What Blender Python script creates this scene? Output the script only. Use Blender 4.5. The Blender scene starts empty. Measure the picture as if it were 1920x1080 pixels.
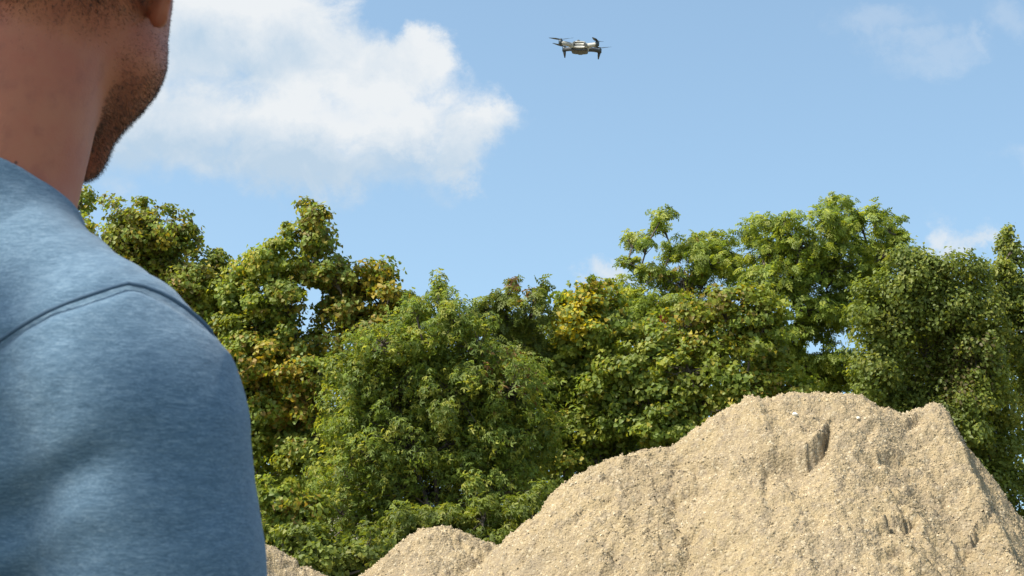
import bpy, math, random
import numpy as np
from mathutils import Vector, Matrix

random.seed(7)
RNG = np.random.default_rng(11)
sc = bpy.context.scene
R_ = math.radians

# ------------------------------------------------------------------ camera
FPX = 2955.0                      # focal length in photograph pixels (1920 wide)
CAM_Z = 1.33
HORIZON = 960.0
PITCH = math.atan((HORIZON - 540.0) / FPX)
CP, SP = math.cos(PITCH), math.sin(PITCH)
cam_d = bpy.data.cameras.new('camera')
cam_d.sensor_width = 36.0
cam_d.lens = 36.0 * FPX / 1920.0
cam_d.clip_start = 0.05
cam_d.clip_end = 5000.0
cam = bpy.data.objects.new('camera', cam_d)
sc.collection.objects.link(cam)
cam.location = (0, 0, CAM_Z)
cam.rotation_euler = (math.pi / 2 + PITCH, 0, 0)
sc.camera = cam
cam_d.dof.use_dof = True
cam_d.dof.focus_distance = 17.0
cam_d.dof.aperture_fstop = 42.0
sc.cycles.max_bounces = 7
sc.cycles.diffuse_bounces = 4
sc.cycles.glossy_bounces = 2
sc.cycles.transmission_bounces = 4


def at(px, py, d):
    """world point seen at photograph pixel (px, py) at depth d"""
    a = (px - 960.0) / FPX * d
    b = (540.0 - py) / FPX * d
    return np.array([a, d * CP - b * SP, CAM_Z + b * CP + d * SP])


# ------------------------------------------------------------------ light
SUN_EL = 55.0
SUN_AZ_LEFT = 118.0                # degrees from the viewing direction (+y) round to the left
sx = -math.sin(R_(SUN_AZ_LEFT)) * math.cos(R_(SUN_EL))
sy = math.cos(R_(SUN_AZ_LEFT)) * math.cos(R_(SUN_EL))
sz = math.sin(R_(SUN_EL))
SUN_DIR = Vector((sx, sy, sz))
sun_d = bpy.data.lights.new('sun', 'SUN')
sun_d.energy = 3.7
sun_d.angle = R_(0.53)
sun_d.color = (1.0, 0.93, 0.82)
sun = bpy.data.objects.new('sun', sun_d)
sc.collection.objects.link(sun)
sun.location = (-20, -5, 40)
sun.rotation_euler = SUN_DIR.to_track_quat('Z', 'Y').to_euler()

sc.view_settings.view_transform = 'Standard'
sc.view_settings.look = 'None'
sc.view_settings.exposure = 0.78
sc.view_settings.gamma = 1.0
sc.view_settings.use_curve_mapping = False


# ------------------------------------------------------------------ node helper
class NT:
    def __init__(s, tree):
        s.t = tree
        s.n = tree.nodes
        s.l = tree.links
        s.n.clear()

    def node(s, typ, **kw):
        n = s.n.new(typ)
        for k, v in kw.items():
            setattr(n, k, v)
        return n

    def put(s, sock, v):
        if isinstance(v, bpy.types.NodeSocket):
            s.l.new(v, sock)
        else:
            sock.default_value = v

    def math(s, op, a, b=0.0, c=0.0, clamp=False):
        n = s.node('ShaderNodeMath', operation=op, use_clamp=clamp)
        s.put(n.inputs[0], a)
        s.put(n.inputs[1], b)
        s.put(n.inputs[2], c)
        return n.outputs[0]

    def vmath(s, op, a, b=(0, 0, 0)):
        n = s.node('ShaderNodeVectorMath', operation=op)
        s.put(n.inputs[0], a)
        s.put(n.inputs[1], b)
        return n.outputs[0] if op not in ('LENGTH', 'DOT_PRODUCT', 'DISTANCE') else n.outputs[1]

    def scale(s, a, f):
        n = s.node('ShaderNodeVectorMath', operation='SCALE')
        s.put(n.inputs[0], a)
        s.put(n.inputs['Scale'], f)
        return n.outputs[0]

    def noise(s, vec, scale, detail=4.0, rough=0.5, distort=0.0, color=False):
        n = s.node('ShaderNodeTexNoise')
        s.put(n.inputs['Vector'], vec)
        s.put(n.inputs['Scale'], scale)
        s.put(n.inputs['Detail'], detail)
        s.put(n.inputs['Roughness'], rough)
        s.put(n.inputs['Distortion'], distort)
        return n.outputs['Color' if color else 'Fac']

    def voronoi(s, vec, scale, feature='F1', out='Distance'):
        n = s.node('ShaderNodeTexVoronoi', feature=feature)
        s.put(n.inputs['Vector'], vec)
        s.put(n.inputs['Scale'], scale)
        return n.outputs[out]

    def remap(s, v, a, b, c=0.0, d=1.0, smooth=True):
        n = s.node('ShaderNodeMapRange', interpolation_type='SMOOTHSTEP' if smooth else 'LINEAR')
        s.put(n.inputs[0], v)
        for i, q in enumerate((a, b, c, d)):
            s.put(n.inputs[i + 1], q)
        return n.outputs[0]

    def mix(s, f, a, b, blend='MIX'):
        n = s.node('ShaderNodeMix', data_type='RGBA', blend_type=blend)
        s.put(n.inputs[0], f)
        for i, q in ((6, a), (7, b)):
            if not isinstance(q, bpy.types.NodeSocket) and len(q) == 3:
                q = (*q, 1.0)
            s.put(n.inputs[i], q)
        return n.outputs[2]

    def ramp(s, f, stops):
        n = s.node('ShaderNodeValToRGB')
        e = n.color_ramp.elements
        while len(e) < len(stops):
            e.new(0.5)
        for el, (p, c) in zip(e, stops):
            el.position = p
            el.color = (*c, 1.0)
        s.put(n.inputs[0], f)
        return n.outputs[0]

    def bump(s, h, strength, dist=1.0, normal=None):
        n = s.node('ShaderNodeBump')
        s.put(n.inputs['Height'], h)
        n.inputs['Strength'].default_value = strength
        n.inputs['Distance'].default_value = dist
        if normal is not None:
            s.put(n.inputs['Normal'], normal)
        return n.outputs[0]


# ------------------------------------------------------------------ sky with clouds (world, at infinity)
SKY_STRENGTH = 0.145
world = bpy.data.worlds.new('World')
sc.world = world
world.use_nodes = True
w = NT(world.node_tree)
sky = w.node('ShaderNodeTexSky', sky_type='NISHITA')
sky.sun_disc = False
sky.sun_elevation = R_(SUN_EL)
sky.sun_rotation = R_(-SUN_AZ_LEFT)
sky.altitude = 100.0
sky.air_density = 1.0
sky.dust_density = 1.8
sky.ozone_density = 0.5
tc = w.node('ShaderNodeTexCoord')
dirv = tc.outputs['Generated']
# flat hazy summer sky: the horizon band of the model is compressed
w.put(sky.inputs['Vector'], w.vmath('NORMALIZE', w.vmath('ADD', w.vmath('MULTIPLY', dirv, (1.0, 1.0, 0.85)), (0.0, 0.0, 0.20))))
sep = w.node('ShaderNodeSeparateXYZ')
w.put(sep.inputs[0], dirv)
dx, dy, dz = sep.outputs
ysafe = w.math('MAXIMUM', dy, 0.05)
comb = w.node('ShaderNodeCombineXYZ')
w.put(comb.inputs[0], w.math('DIVIDE', dx, ysafe))
w.put(comb.inputs[1], w.math('DIVIDE', dz, ysafe))
uv = comb.outputs[0]


def uvw(px, py):
    a = (px - 960.0) / FPX
    b = (540.0 - py) / FPX
    y = CP - b * SP
    return a / y, (SP + b * CP) / y


ncol = w.noise(uv, 16.0, 8.0, 0.66, color=True)
ncol2 = w.noise(uv, 4.2, 3.0, 0.5, color=True)
wob = w.vmath('ADD', w.scale(w.vmath('SUBTRACT', ncol, (0.5, 0.5, 0.5)), 0.075),
              w.scale(w.vmath('SUBTRACT', ncol2, (0.5, 0.5, 0.5)), 0.03))
uvd = w.vmath('ADD', uv, wob)


def blob(px, py, rx, ry, vec=None):
    """1 at the centre falling to 0 at the rim of an ellipse of the sky"""
    u, v = uvw(px, py)
    d = w.vmath('SUBTRACT', vec or uvd, (u, v, 0.0))
    d = w.vmath('MULTIPLY', d, (FPX / rx, FPX / ry, 0.0))
    return w.math('SUBTRACT', 1.0, w.vmath('LENGTH', d))


def union(items):
    m = items[0]
    for q in items[1:]:
        m = w.math('SMOOTH_MAX', m, q, 0.12)
    return m


fbm = w.noise(uv, 26.0, 8.0, 0.62, 0.4)
fbm_big = w.noise(uv, 9.0, 4.0, 0.5)
main = union([blob(*b) for b in (
    (300, 60, 290, 190), (430, 30, 190, 120), (560, 110, 190, 140), (700, 150, 180, 110), (760, 120, 120, 80),
    (520, 230, 340, 120), (760, 240, 180, 95), (880, 260, 110, 62), (850, 300, 100, 50), (330, 240, 260, 130),
    (560, 305, 350, 78))])
dens = w.math('ADD', main, w.math('MULTIPLY', w.math('SUBTRACT', fbm, 0.5), 1.0))
alpha_main = w.remap(dens, -0.10, w.remap(dz, 0.235, 0.285, 0.70, 0.44), 0.0, 0.96)
wisp = union([blob(*b) for b in (
    (1640, 35, 130, 42), (1700, 75, 120, 34), (1740, 115, 120, 40), (1815, 95, 26, 60), (1800, 470, 100, 34), (1850, 475, 80, 26),
    (1780, 440, 40, 40), (1905, 325, 60, 24), (1160, 505, 120, 30), (1900, 40, 60, 60))])
wd = w.math('ADD', wisp, w.math('MULTIPLY', w.math('SUBTRACT', fbm, 0.5), 2.2))
low = w.remap(dz, 0.16, 0.20, 1.0, 0.23)
alpha_wisp = w.math('MULTIPLY', w.remap(wd, -0.1, 1.0, 0.0, 0.85), low)
# the same kind of scattered cloud over the rest of the sky
plan = w.node('ShaderNodeCombineXYZ')
zs = w.math('ADD', w.math('MAXIMUM', dz, 0.0), 0.18)
w.put(plan.inputs[0], w.math('DIVIDE', dx, zs))
w.put(plan.inputs[1], w.math('DIVIDE', dy, zs))
gen = w.noise(plan.outputs[0], 0.9, 8.0, 0.58, 0.3)
away = w.remap(dy, 0.86, 0.93, 1.0, 0.0)
alpha_gen = w.math('MULTIPLY', w.remap(gen, 0.53, 0.68, 0.0, 0.9), away)
front = w.remap(dy, 0.3, 0.6, 0.0, 1.0)
alpha = w.math('MAXIMUM', w.math('MULTIPLY', w.math('MAXIMUM', alpha_main, alpha_wisp), front), alpha_gen)
up_ok = w.remap(dz, 0.0, 0.06, 0.0, 1.0)
alpha = w.math('MULTIPLY', alpha, up_ok)
# thick undersides of the cloud are bluish grey, its heads white
grey = union([blob(*b) for b in ((470, 115, 190, 56), (590, 120, 110, 46), (330, 275, 230, 50), (600, 305, 230, 42), (760, 300, 120, 34))])
white = union([blob(*b) for b in ((690, 185, 250, 62), (820, 150, 90, 70), (420, 20, 150, 60), (650, 110, 60, 50), (560, 210, 130, 36))])
tone = w.math('ADD', w.math('MULTIPLY', w.math('SUBTRACT', white, grey), 0.42),
              w.math('ADD', w.math('MULTIPLY', w.math('SUBTRACT', fbm_big, 0.5), 0.9), w.math('MULTIPLY', w.math('SUBTRACT', fbm, 0.5), 1.7)))
tone = w.remap(tone, -0.85, 0.50, 0.0, 1.0, False)
K = 0.575 / SKY_STRENGTH
ccol = w.mix(tone, (0.53 * K, 0.67 * K, 0.81 * K), (0.88 * K, 0.91 * K, 0.93 * K))
tint = w.mix(1.0, sky.outputs[0], (0.99, 1.05, 0.95), 'MULTIPLY')     # camera white balance
skyc = w.mix(alpha, tint, ccol)
bg = w.node('ShaderNodeBackground')
w.put(bg.inputs['Color'], skyc)
bg.inputs['Strength'].default_value = SKY_STRENGTH
wo = w.node('ShaderNodeOutputWorld')
w.l.new(bg.outputs[0], wo.inputs['Surface'])


# ------------------------------------------------------------------ object helpers
def tag(o, label=None, cat=None, group=None, kind=None):
    for k, v in (('label', label), ('category', cat), ('group', group), ('kind', kind)):
        if v:
            o[k] = v
    return o


def mesh_np(name, V, F, mat=None, parent=None, smooth=False, tri=True, cols=None):
    """V (n,3), F (m,3|4) -> one mesh object; vertices given in world coordinates unless the parent moves them"""
    me = bpy.data.meshes.new(name)
    V = np.ascontiguousarray(V, dtype=np.float32)
    F = np.ascontiguousarray(F, dtype=np.int32)
    k = F.shape[1]
    me.vertices.add(len(V))
    me.vertices.foreach_set('co', V.ravel())
    me.loops.add(F.size)
    me.loops.foreach_set('vertex_index', F.ravel())
    me.polygons.add(len(F))
    me.polygons.foreach_set('loop_start', np.arange(0, F.size, k, dtype=np.int32))
    me.polygons.foreach_set('loop_total', np.full(len(F), k, dtype=np.int32))
    if smooth:
        me.polygons.foreach_set('use_smooth', np.ones(len(F), dtype=bool))
    if cols is not None:
        ca = me.color_attributes.new('tone', 'FLOAT_COLOR', 'POINT')
        c4 = np.ones((len(V), 4), dtype=np.float32)
        c4[:, :3] = cols
        ca.data.foreach_set('color', c4.ravel())
    me.update(calc_edges=True)
    o = bpy.data.objects.new(name, me)
    if mat:
        me.materials.append(mat)
    sc.collection.objects.link(o)
    if parent is not None:
        o.parent = parent
        o.matrix_parent_inverse = Matrix.Translation(-parent.location) if parent.type == 'EMPTY' else Matrix()
    return o


def empty(name, loc):
    o = bpy.data.objects.new(name, None)
    o.location = loc
    o.empty_display_size = 0.1
    sc.collection.objects.link(o)
    return o


def material(name):
    m = bpy.data.materials.new(name)
    m.use_nodes = True
    t = NT(m.node_tree)
    p = t.node('ShaderNodeBsdfPrincipled')
    o = t.node('ShaderNodeOutputMaterial')
    t.l.new(p.outputs[0], o.inputs['Surface'])
    return m, t, p, o


def plain(name, col, rough=0.5, metal=0.0, var=0.15, scale=40.0):
    m, t, p, o = material(name)
    g = t.node('ShaderNodeTexCoord').outputs['Object']
    n = t.noise(g, scale, 4.0, 0.6)
    c = t.mix(n, tuple(x * (1 - var) for x in col), tuple(min(1, x * (1 + var)) for x in col))
    t.put(p.inputs['Base Color'], c)
    p.inputs['Roughness'].default_value = rough
    p.inputs['Metallic'].default_value = metal
    return m


# numpy gradient-free value noise -----------------------------------
def _hash(ix, iy, iz, seed):
    h = (ix.astype(np.int64) * 374761393 + iy.astype(np.int64) * 668265263 + iz.astype(np.int64) * 2147483647 + seed * 144269) & 0xFFFFFFFF
    h = ((h ^ (h >> 13)) * 1274126177) & 0xFFFFFFFF
    h = (h ^ (h >> 16)) & 0xFFFFFF
    return h.astype(np.float32) / np.float32(0xFFFFFF)


def vnoise(P, seed=0):
    I = np.floor(P)
    f = P - I
    f = f * f * f * (f * (f * 6 - 15) + 10)
    ix, iy, iz = (I[..., i].astype(np.int64) for i in range(3))
    r = 0
    for a in (0, 1):
        wx = f[..., 0] if a else 1 - f[..., 0]
        for b in (0, 1):
            wy = f[..., 1] if b else 1 - f[..., 1]
            for c in (0, 1):
                wz = f[..., 2] if c else 1 - f[..., 2]
                r = r + wx * wy * wz * _hash(ix + a, iy + b, iz + c, seed)
    return r * 2 - 1


def fbmn(P, octaves=4, seed=0, gain=0.5):
    r, a = 0, 1.0
    for i in range(octaves):
        r = r + a * vnoise(P * (2.0 ** i), seed + i * 17)
        a *= gain
    return r


def smooth01(a, b, x):
    t = np.clip((x - a) / (b - a), 0, 1)
    return t * t * (3 - 2 * t)


# ------------------------------------------------------------------ ground
m, t, p, o = material('ground_earth')
g = t.node('ShaderNodeTexCoord').outputs['Object']
n1 = t.noise(g, 0.25, 6.0, 0.6)
n2 = t.noise(g, 18.0, 6.0, 0.7)
soil = t.mix(n2, (0.16, 0.125, 0.08), (0.33, 0.27, 0.18))
grassc = t.mix(n2, (0.035, 0.06, 0.015), (0.09, 0.12, 0.03))
t.put(p.inputs['Base Color'], t.mix(t.remap(n1, 0.46, 0.56), soil, grassc))
p.inputs['Roughness'].default_value = 0.95
t.put(p.inputs['Normal'], t.bump(n2, 0.6, 0.03))
M_GROUND = m
xs = np.concatenate([np.linspace(-1500, -60, 10), np.linspace(-55, 55, 90), np.linspace(60, 1500, 10)])
ys = np.concatenate([np.linspace(-1500, -12, 8), np.linspace(-10, 70, 80), np.linspace(80, 2500, 12)])
X, Y = np.meshgrid(xs, ys, indexing='ij')
PP = np.stack([X * 0.25, Y * 0.25, X * 0], -1)
Z = 0.05 * fbmn(PP, 3, 5) * ((np.abs(X) < 60) & (np.abs(Y) < 75)) * smooth01(2, 8, np.hypot(X, Y)) - 0.02 * smooth01(2, 8, np.hypot(X, Y))
idx = np.arange(X.size).reshape(X.shape)
F = np.stack([idx[:-1, :-1], idx[1:, :-1], idx[1:, 1:], idx[:-1, 1:]], -1).reshape(-1, 4)
tag(mesh_np('ground', np.stack([X, Y, Z], -1).reshape(-1, 3), F, M_GROUND, smooth=True), kind='structure')


# ------------------------------------------------------------------ sand and gravel piles
def sand_material():
    m, t, p, o = material('sandy_gravel')
    g = t.node('ShaderNodeTexCoord').outputs['Object']
    big = t.noise(g, 1.3, 4.0, 0.55)
    mid = t.noise(g, 9.0, 5.0, 0.6)
    fine = t.noise(g, 70.0, 5.0, 0.7)
    cell = t.voronoi(g, 42.0, out='Color')
    cellv = t.node('ShaderNodeSeparateColor')
    t.put(cellv.inputs[0], cell)
    base = t.mix(t.remap(big, 0.4, 0.6), (0.305, 0.239, 0.145), (0.360, 0.280, 0.161))
    base = t.mix(t.remap(mid, 0.42, 0.66), base, (0.279, 0.224, 0.152))
    base = t.mix(t.remap(t.noise(g, 0.7, 5.0, 0.6), 0.50, 0.66, 0.0, 0.55), base, (0.266, 0.219, 0.161))
    base = t.mix(t.remap(cellv.outputs[0], 0.84, 1.0, 0.0, 0.7), base, (0.514, 0.438, 0.303))
    base = t.mix(t.remap(cellv.outputs[1], 0.84, 1.0, 0.0, 0.6), base, (0.239, 0.182, 0.121))
    base = t.mix(t.math('MULTIPLY', t.remap(fine, 0.42, 0.66), 0.4), base, (0.443, 0.352, 0.218))
    t.put(p.inputs['Base Color'], base)
    p.inputs['Roughness'].default_value = 0.95
    p.inputs['Specular IOR Level'].default_value = 0.15
    d1 = t.voronoi(g, 42.0)
    h = t.math('ADD', t.math('MULTIPLY', d1, -0.7), t.math('MULTIPLY', fine, 0.8))
    t.put(p.inputs['Normal'], t.bump(h, 0.85, 0.022))
    return m


M_SAND = sand_material()


def pebble_material():
    m, t, p, o = material('pebbles')
    a = t.node('ShaderNodeVertexColor', layer_name='tone').outputs[0]
    g = t.node('ShaderNodeTexCoord').outputs['Object']
    n = t.noise(g, 90.0, 3.0, 0.6)
    t.put(p.inputs['Base Color'], t.mix(t.math('MULTIPLY', n, 0.5), a, (0.38, 0.285, 0.165)))
    p.inputs['Roughness'].default_value = 0.9
    return m


M_PEBBLE = pebble_material()
# the part of a half buried grain that stands out of the slope
OCT_V = np.array([(1, 0, -0.3), (0, 1, -0.3), (-1, 0, -0.3), (0, -1, -0.3), (0.15, 0.1, 0.75)], dtype=np.float32)
OCT_F = np.array([(0, 1, 4), (1, 2, 4), (2, 3, 4), (3, 0, 4)], dtype=np.int32)


def scatter_pebbles(name, P, N, n, smin, smax, parent, seed):
    rng = np.random.default_rng(seed)
    sel = rng.integers(0, len(P), n)
    c = P[sel] + rng.normal(0, 0.004, (n, 3))
    s = smin + (smax - smin) * rng.random(n) ** 3.2
    c = c - N[sel] * (s * 0.10)[:, None]
    shape = OCT_V[None] * (rng.uniform(0.55, 1.15, (n, 5, 1))) * s[:, None, None]
    a = rng.uniform(0, 6.28, n)
    ca, sa = np.cos(a)[:, None], np.sin(a)[:, None]
    x, y, z = shape[..., 0], shape[..., 1], shape[..., 2]
    x, y = x * ca - y * sa, x * sa + y * ca
    nn = N[sel]
    t1 = np.cross(nn, np.array([0.0, 1.0, 0.2]))
    t1 /= np.linalg.norm(t1, axis=1, keepdims=True)
    t2 = np.cross(nn, t1)
    V = (c[:, None, :] + x[..., None] * t1[:, None, :] + y[..., None] * t2[:, None, :] + z[..., None] * nn[:, None, :]).reshape(-1, 3)
    F = (OCT_F[None] + (np.arange(n) * 5)[:, None, None]).reshape(-1, 3)
    pal = np.array([(0.367, 0.287, 0.167), (0.412, 0.330, 0.201), (0.311, 0.248, 0.154), (0.514, 0.445, 0.315), (0.257, 0.208, 0.142)])
    col = pal[rng.choice(5, n, p=[0.40, 0.30, 0.18, 0.10, 0.02])] * rng.uniform(0.88, 1.1, (n, 1))
    return tag(mesh_np(name, V, F, M_PEBBLE, parent, cols=np.repeat(col, 5, 0)), kind='stuff')


def heap(name, label, D, sil, slope, ny, nx, x0px, x1px, y_front, y_back, scarps=(), seed=0, pebbles=8000, crest=0.12, curve=0.0):
    """a tipped heap: crest line given by its silhouette, slopes falling to front and back, slipped scarps cut into the front"""
    sil = np.array(sil, dtype=float)
    sw = np.array([at(px, py, D) for px, py in sil])
    x = np.linspace(at(x0px, 540, D)[0], at(x1px, 540, D)[0], nx)
    yv = np.concatenate([np.linspace(y_front, D * CP + 0.25, int(ny * 0.8)), np.linspace(D * CP + 0.28, y_back, int(ny * 0.2))])
    X, Y = np.meshgrid(x, yv, indexing='ij')
    S = np.interp(X, sw[:, 0], sw[:, 2])
    yr = D * CP + 0.0 * X
    dyr = Y - yr
    # bulging flanks: the slope fans out around the top like a cone
    cx = sw[np.argmax(sw[:, 2]), 0]
    bul = 0.22 * fbmn(np.stack([X * 0.55, Y * 0.3, X * 0], -1), 3, seed + 3)
    S2 = np.interp(X + bul * np.clip(-dyr, 0, 2) * 0.5 - (X - cx) * np.clip(-dyr, 0, 3) * curve, sw[:, 0], sw[:, 2])
    k = smooth01(0.0, 0.5, -dyr)
    S3 = S * (1 - k) + S2 * k
    fall = np.sqrt(dyr ** 2 + crest ** 2) - crest
    H = S3 - slope * fall
    P3 = np.stack([X, Y, H], -1)
    offc = smooth01(0.02, 0.25, np.abs(dyr))           # keep the crest as measured, roughen the flanks
    H = H + offc * (0.07 * fbmn(np.stack([X * 1.1, Y * 1.4, X * 0], -1), 3, seed)
                    + 0.040 * fbmn(np.stack([X * 4.0, Y * 8.0, X * 0], -1), 3, seed + 9))
    clod = np.abs(fbmn(np.stack([X * 4.5, Y * 10, X * 0], -1), 4, seed + 21, 0.55))
    patch = smooth01(0.0, 0.45, fbmn(np.stack([X * 0.8, Y * 0.9, X * 0 + 3.3], -1), 2, seed + 4))
    H = H - 0.085 * clod * patch * (0.25 + 0.75 * offc)
    H = H + 0.014 * fbmn(np.stack([X * 15, Y * 15, X * 0], -1), 3, seed + 31) + 0.007 * vnoise(np.stack([X * 60, Y * 50, X * 0], -1), seed + 5)
    # slipped scarps and hollows
    depth = Y * CP + (H - CAM_Z) * SP
    upc = -Y * SP + (H - CAM_Z) * CP
    PX = 960 + X / depth * FPX
    PY = 540 - upc / depth * FPX
    jit = 9 * fbmn(np.stack([X * 2.6, Y * 2.6, X * 0 + 9], -1), 3, seed + 8)
    for pts, amp, length, edge in scarps:
        pts = np.array(pts, dtype=float)
        cy = np.interp(PX + jit * 0.6, pts[:, 0], pts[:, 1]) + jit
        inx = smooth01(pts[0, 0] - 3, pts[0, 0] + 14, PX) * (1 - smooth01(pts[-1, 0] - 14, pts[-1, 0] + 3, PX))
        d = PY - cy
        H = H - 1.0 * amp * inx * smooth01(0, edge * 1.5, d) * np.exp(-np.clip(d, 0, None) / length)
        H = H + 0.25 * amp * inx * np.exp(-(np.clip(-d, 0, None) / 8.0)) * (d < 0)
    H = H + 0.016 * fbmn(np.stack([X * 22, Y * 34, H * 22], -1), 2, seed + 61)
    H = np.maximum(H, -0.25)
    V = np.stack([X, Y, H], -1)
    gx = np.gradient(H, axis=0) / np.gradient(X, axis=0)
    gy = np.gradient(H, axis=1) / np.gradient(Y, axis=1)
    Nn = np.stack([-gx, -gy, np.ones_like(H)], -1)
    Nn /= np.linalg.norm(Nn, axis=-1, keepdims=True)
    idx = np.arange(X.size).reshape(X.shape)
    F = np.stack([idx[:-1, :-1], idx[1:, :-1], idx[1:, 1:], idx[:-1, 1:]], -1).reshape(-1, 4)
    root = tag(empty(name, (cx, D * CP, 0)), label, 'gravel pile', 'heaps of sandy gravel')
    mesh_np('heap', V.reshape(-1, 3), F, M_SAND, root, smooth=True)
    ok = (dyr < 0.22) & (H > 0.2) & (PX < 2060) & (PY < 1130)
    scatter_pebbles('gravel', V[ok], Nn[ok], pebbles, 0.0055, 0.018, root, seed + 50)
    return root, V, Nn, ok


BIG_SIL = [(560, 1330), (800, 1140), (900, 1058), (940, 1020), (950, 1003), (962, 1000), (975, 985), (1010, 962), (1030, 930), (1050, 912), (1072, 898),
           (1100, 880), (1150, 860), (1200, 846), (1222, 842), (1250, 842), (1262, 832), (1300, 805), (1330, 785), (1360, 766),
           (1385, 757), (1393, 746), (1410, 744), (1422, 752), (1440, 749), (1455, 743), (1480, 738), (1510, 741), (1545, 740),
           (1590, 742), (1612, 748), (1640, 768), (1665, 775), (1688, 780), (1708, 772), (1720, 769), (1730, 763), (1742, 760), (1754, 762),
           (1763, 771), (1768, 788), (1775, 800), (1800, 845), (1825, 872), (1850, 905), (1872, 942), (1890, 962), (1920, 1002),
           (2000, 1095), (2150, 1240), (2400, 1420)]
SCARPS = [
    ([(1425, 846), (1470, 846), (1500, 850), (1520, 838), (1540, 818), (1550, 796), (1560, 780)], 0.21, 55, 6),
    ([(1612, 798), (1622, 806), (1632, 792), (1648, 790)], 0.10, 16, 6),
    ([(1295, 880), (1330, 868), (1365, 862)], 0.10, 35, 5),
    ([(1255, 940), (1290, 920), (1320, 905), (1345, 890)], 0.08, 30, 6),
    ([(1622, 852), (1660, 852), (1700, 858)], 0.09, 22, 4),
    ([(1640, 985), (1665, 970), (1700, 968), (1725, 958)], 0.13, 26, 5),
    ([(1440, 935), (1470, 925), (1495, 912)], 0.06, 22, 5),
    ([(1330, 1010), (1370, 1000), (1420, 1004)], 0.05, 22, 5),
    ([(1560, 1065), (1585, 1050), (1610, 1058)], 0.06, 20, 5),
    ([(1640, 1035), (1680, 1022), (1720, 1030)], 0.09, 22, 5),
    ([(1800, 1040), (1825, 1000), (1850, 955), (1866, 942)], 0.12, 30, 8),
    ([(1690, 795), (1715, 783), (1733, 778)], 0.10, 14, 4),
    ([(1060, 980), (1100, 950), (1140, 940)], 0.05, 22, 5),
    ([(1000, 1050), (1050, 1035), (1090, 1030)], 0.04, 22, 5),
]
big = heap('gravel_pile', 'largest pale tan pile of sandy gravel with ragged crest and slipped face', 15.0, BIG_SIL, 0.80, 330, 490,
           760, 2160, 11.0, 18.8, SCARPS, 3, 62000)
SMALL_SIL = [(430, 1300), (560, 1185), (640, 1115), (680, 1080), (715, 1052), (750, 1022), (775, 1003), (790, 994), (810, 990), (840, 989), (862, 993),
             (890, 1004), (915, 1016), (935, 1025), (1000, 1062), (1100, 1130), (1250, 1240), (1400, 1340)]
heap('gravel_pile', 'small rounded heap of tan gravel between the shirt sleeve and the largest pile', 15.6, SMALL_SIL, 0.72, 170, 260, 560, 1150, 13.2, 17.6,
     [([(776, 1022), (790, 1010), (806, 998)], 0.05, 14, 4), ([(845, 1000), (862, 1012), (870, 1024)], 0.04, 14, 4)], 41, 14000, 0.10)
LEFT_SIL = [(0, 1120), (120, 1040), (250, 985), (360, 972), (430, 985), (500, 1015), (530, 1028), (560, 1046), (600, 1066), (625, 1080), (700, 1125), (860, 1240)]
heap('gravel_pile', 'low tan gravel pile half hidden behind the blue sleeve', 16.4, LEFT_SIL, 0.72, 150, 260, 150, 800, 14.0, 18.6,
     [([(520, 1062), (545, 1056), (575, 1062)], 0.05, 14, 4)], 67, 9000, 0.10)
# a few single pale stones lying on the big pile
_, BV, BN, BOK = big


def stone(px, py, size, label, seed):
    rng = np.random.default_rng(seed)
    P = BV[BOK]
    depth = P[:, 1] * CP + (P[:, 2] - CAM_Z) * SP
    upc = -P[:, 1] * SP + (P[:, 2] - CAM_Z) * CP
    e = (960 + P[:, 0] / depth * FPX - px) ** 2 + (540 - upc / depth * FPX - py) ** 2 + 100 * (depth - depth.min())
    i = np.argmin(e)
    c = P[i] + BN[BOK][i] * size * 0.35
    import bmesh
    bm = bmesh.new()
    bmesh.ops.create_icosphere(bm, subdivisions=2, radius=size)
    for v in bm.verts:
        v.co *= 1 + 0.25 * float(vnoise(np.array([[v.co.x / size * 1.4 + seed, v.co.y / size * 1.4, v.co.z / size * 1.4]]), seed)[0])
        v.co.z *= 0.75
    me = bpy.data.meshes.new('stone')
    bm.to_mesh(me)
    bm.free()
    me.materials.append(M_STONE)
    ob = bpy.data.objects.new('stone', me)
    ob.location = c
    ob.rotation_euler = (rng.uniform(-0.5, 0.5), rng.uniform(-0.5, 0.5), rng.uniform(0, 6))
    sc.collection.objects.link(ob)
    tag(ob, label, 'stone', 'loose stones on the largest pile')


M_STONE = plain('pale_stone', (0.78, 0.74, 0.64), 0.8, 0, 0.12, 60)
stone(1490, 779, 0.026, 'bright white stone near the top of the largest gravel pile', 3)
stone(1610, 786, 0.018, 'small pale stone beside the dark notch below the crest of the largest pile', 5)



# ------------------------------------------------------------------ trees
def leaf_material(name, transl=0.46):
    m = bpy.data.materials.new(name)
    m.use_nodes = True
    t = NT(m.node_tree)
    a = t.node('ShaderNodeVertexColor', layer_name='tone').outputs[0]
    pr = t.node('ShaderNodeBsdfPrincipled')
    t.put(pr.inputs['Base Color'], a)
    pr.inputs['Roughness'].default_value = 0.50
    pr.inputs['Specular IOR Level'].default_value = 0.35
    tr = t.node('ShaderNodeBsdfTranslucent')
    t.put(tr.inputs[0], t.mix(1.0, a, (1.55, 1.45, 0.60), 'MULTIPLY'))
    mx = t.node('ShaderNodeMixShader')
    mx.inputs[0].default_value = transl
    t.l.new(pr.outputs[0], mx.inputs[1])
    t.l.new(tr.outputs[0], mx.inputs[2])
    o = t.node('ShaderNodeOutputMaterial')
    t.l.new(mx.outputs[0], o.inputs['Surface'])
    return m


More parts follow.
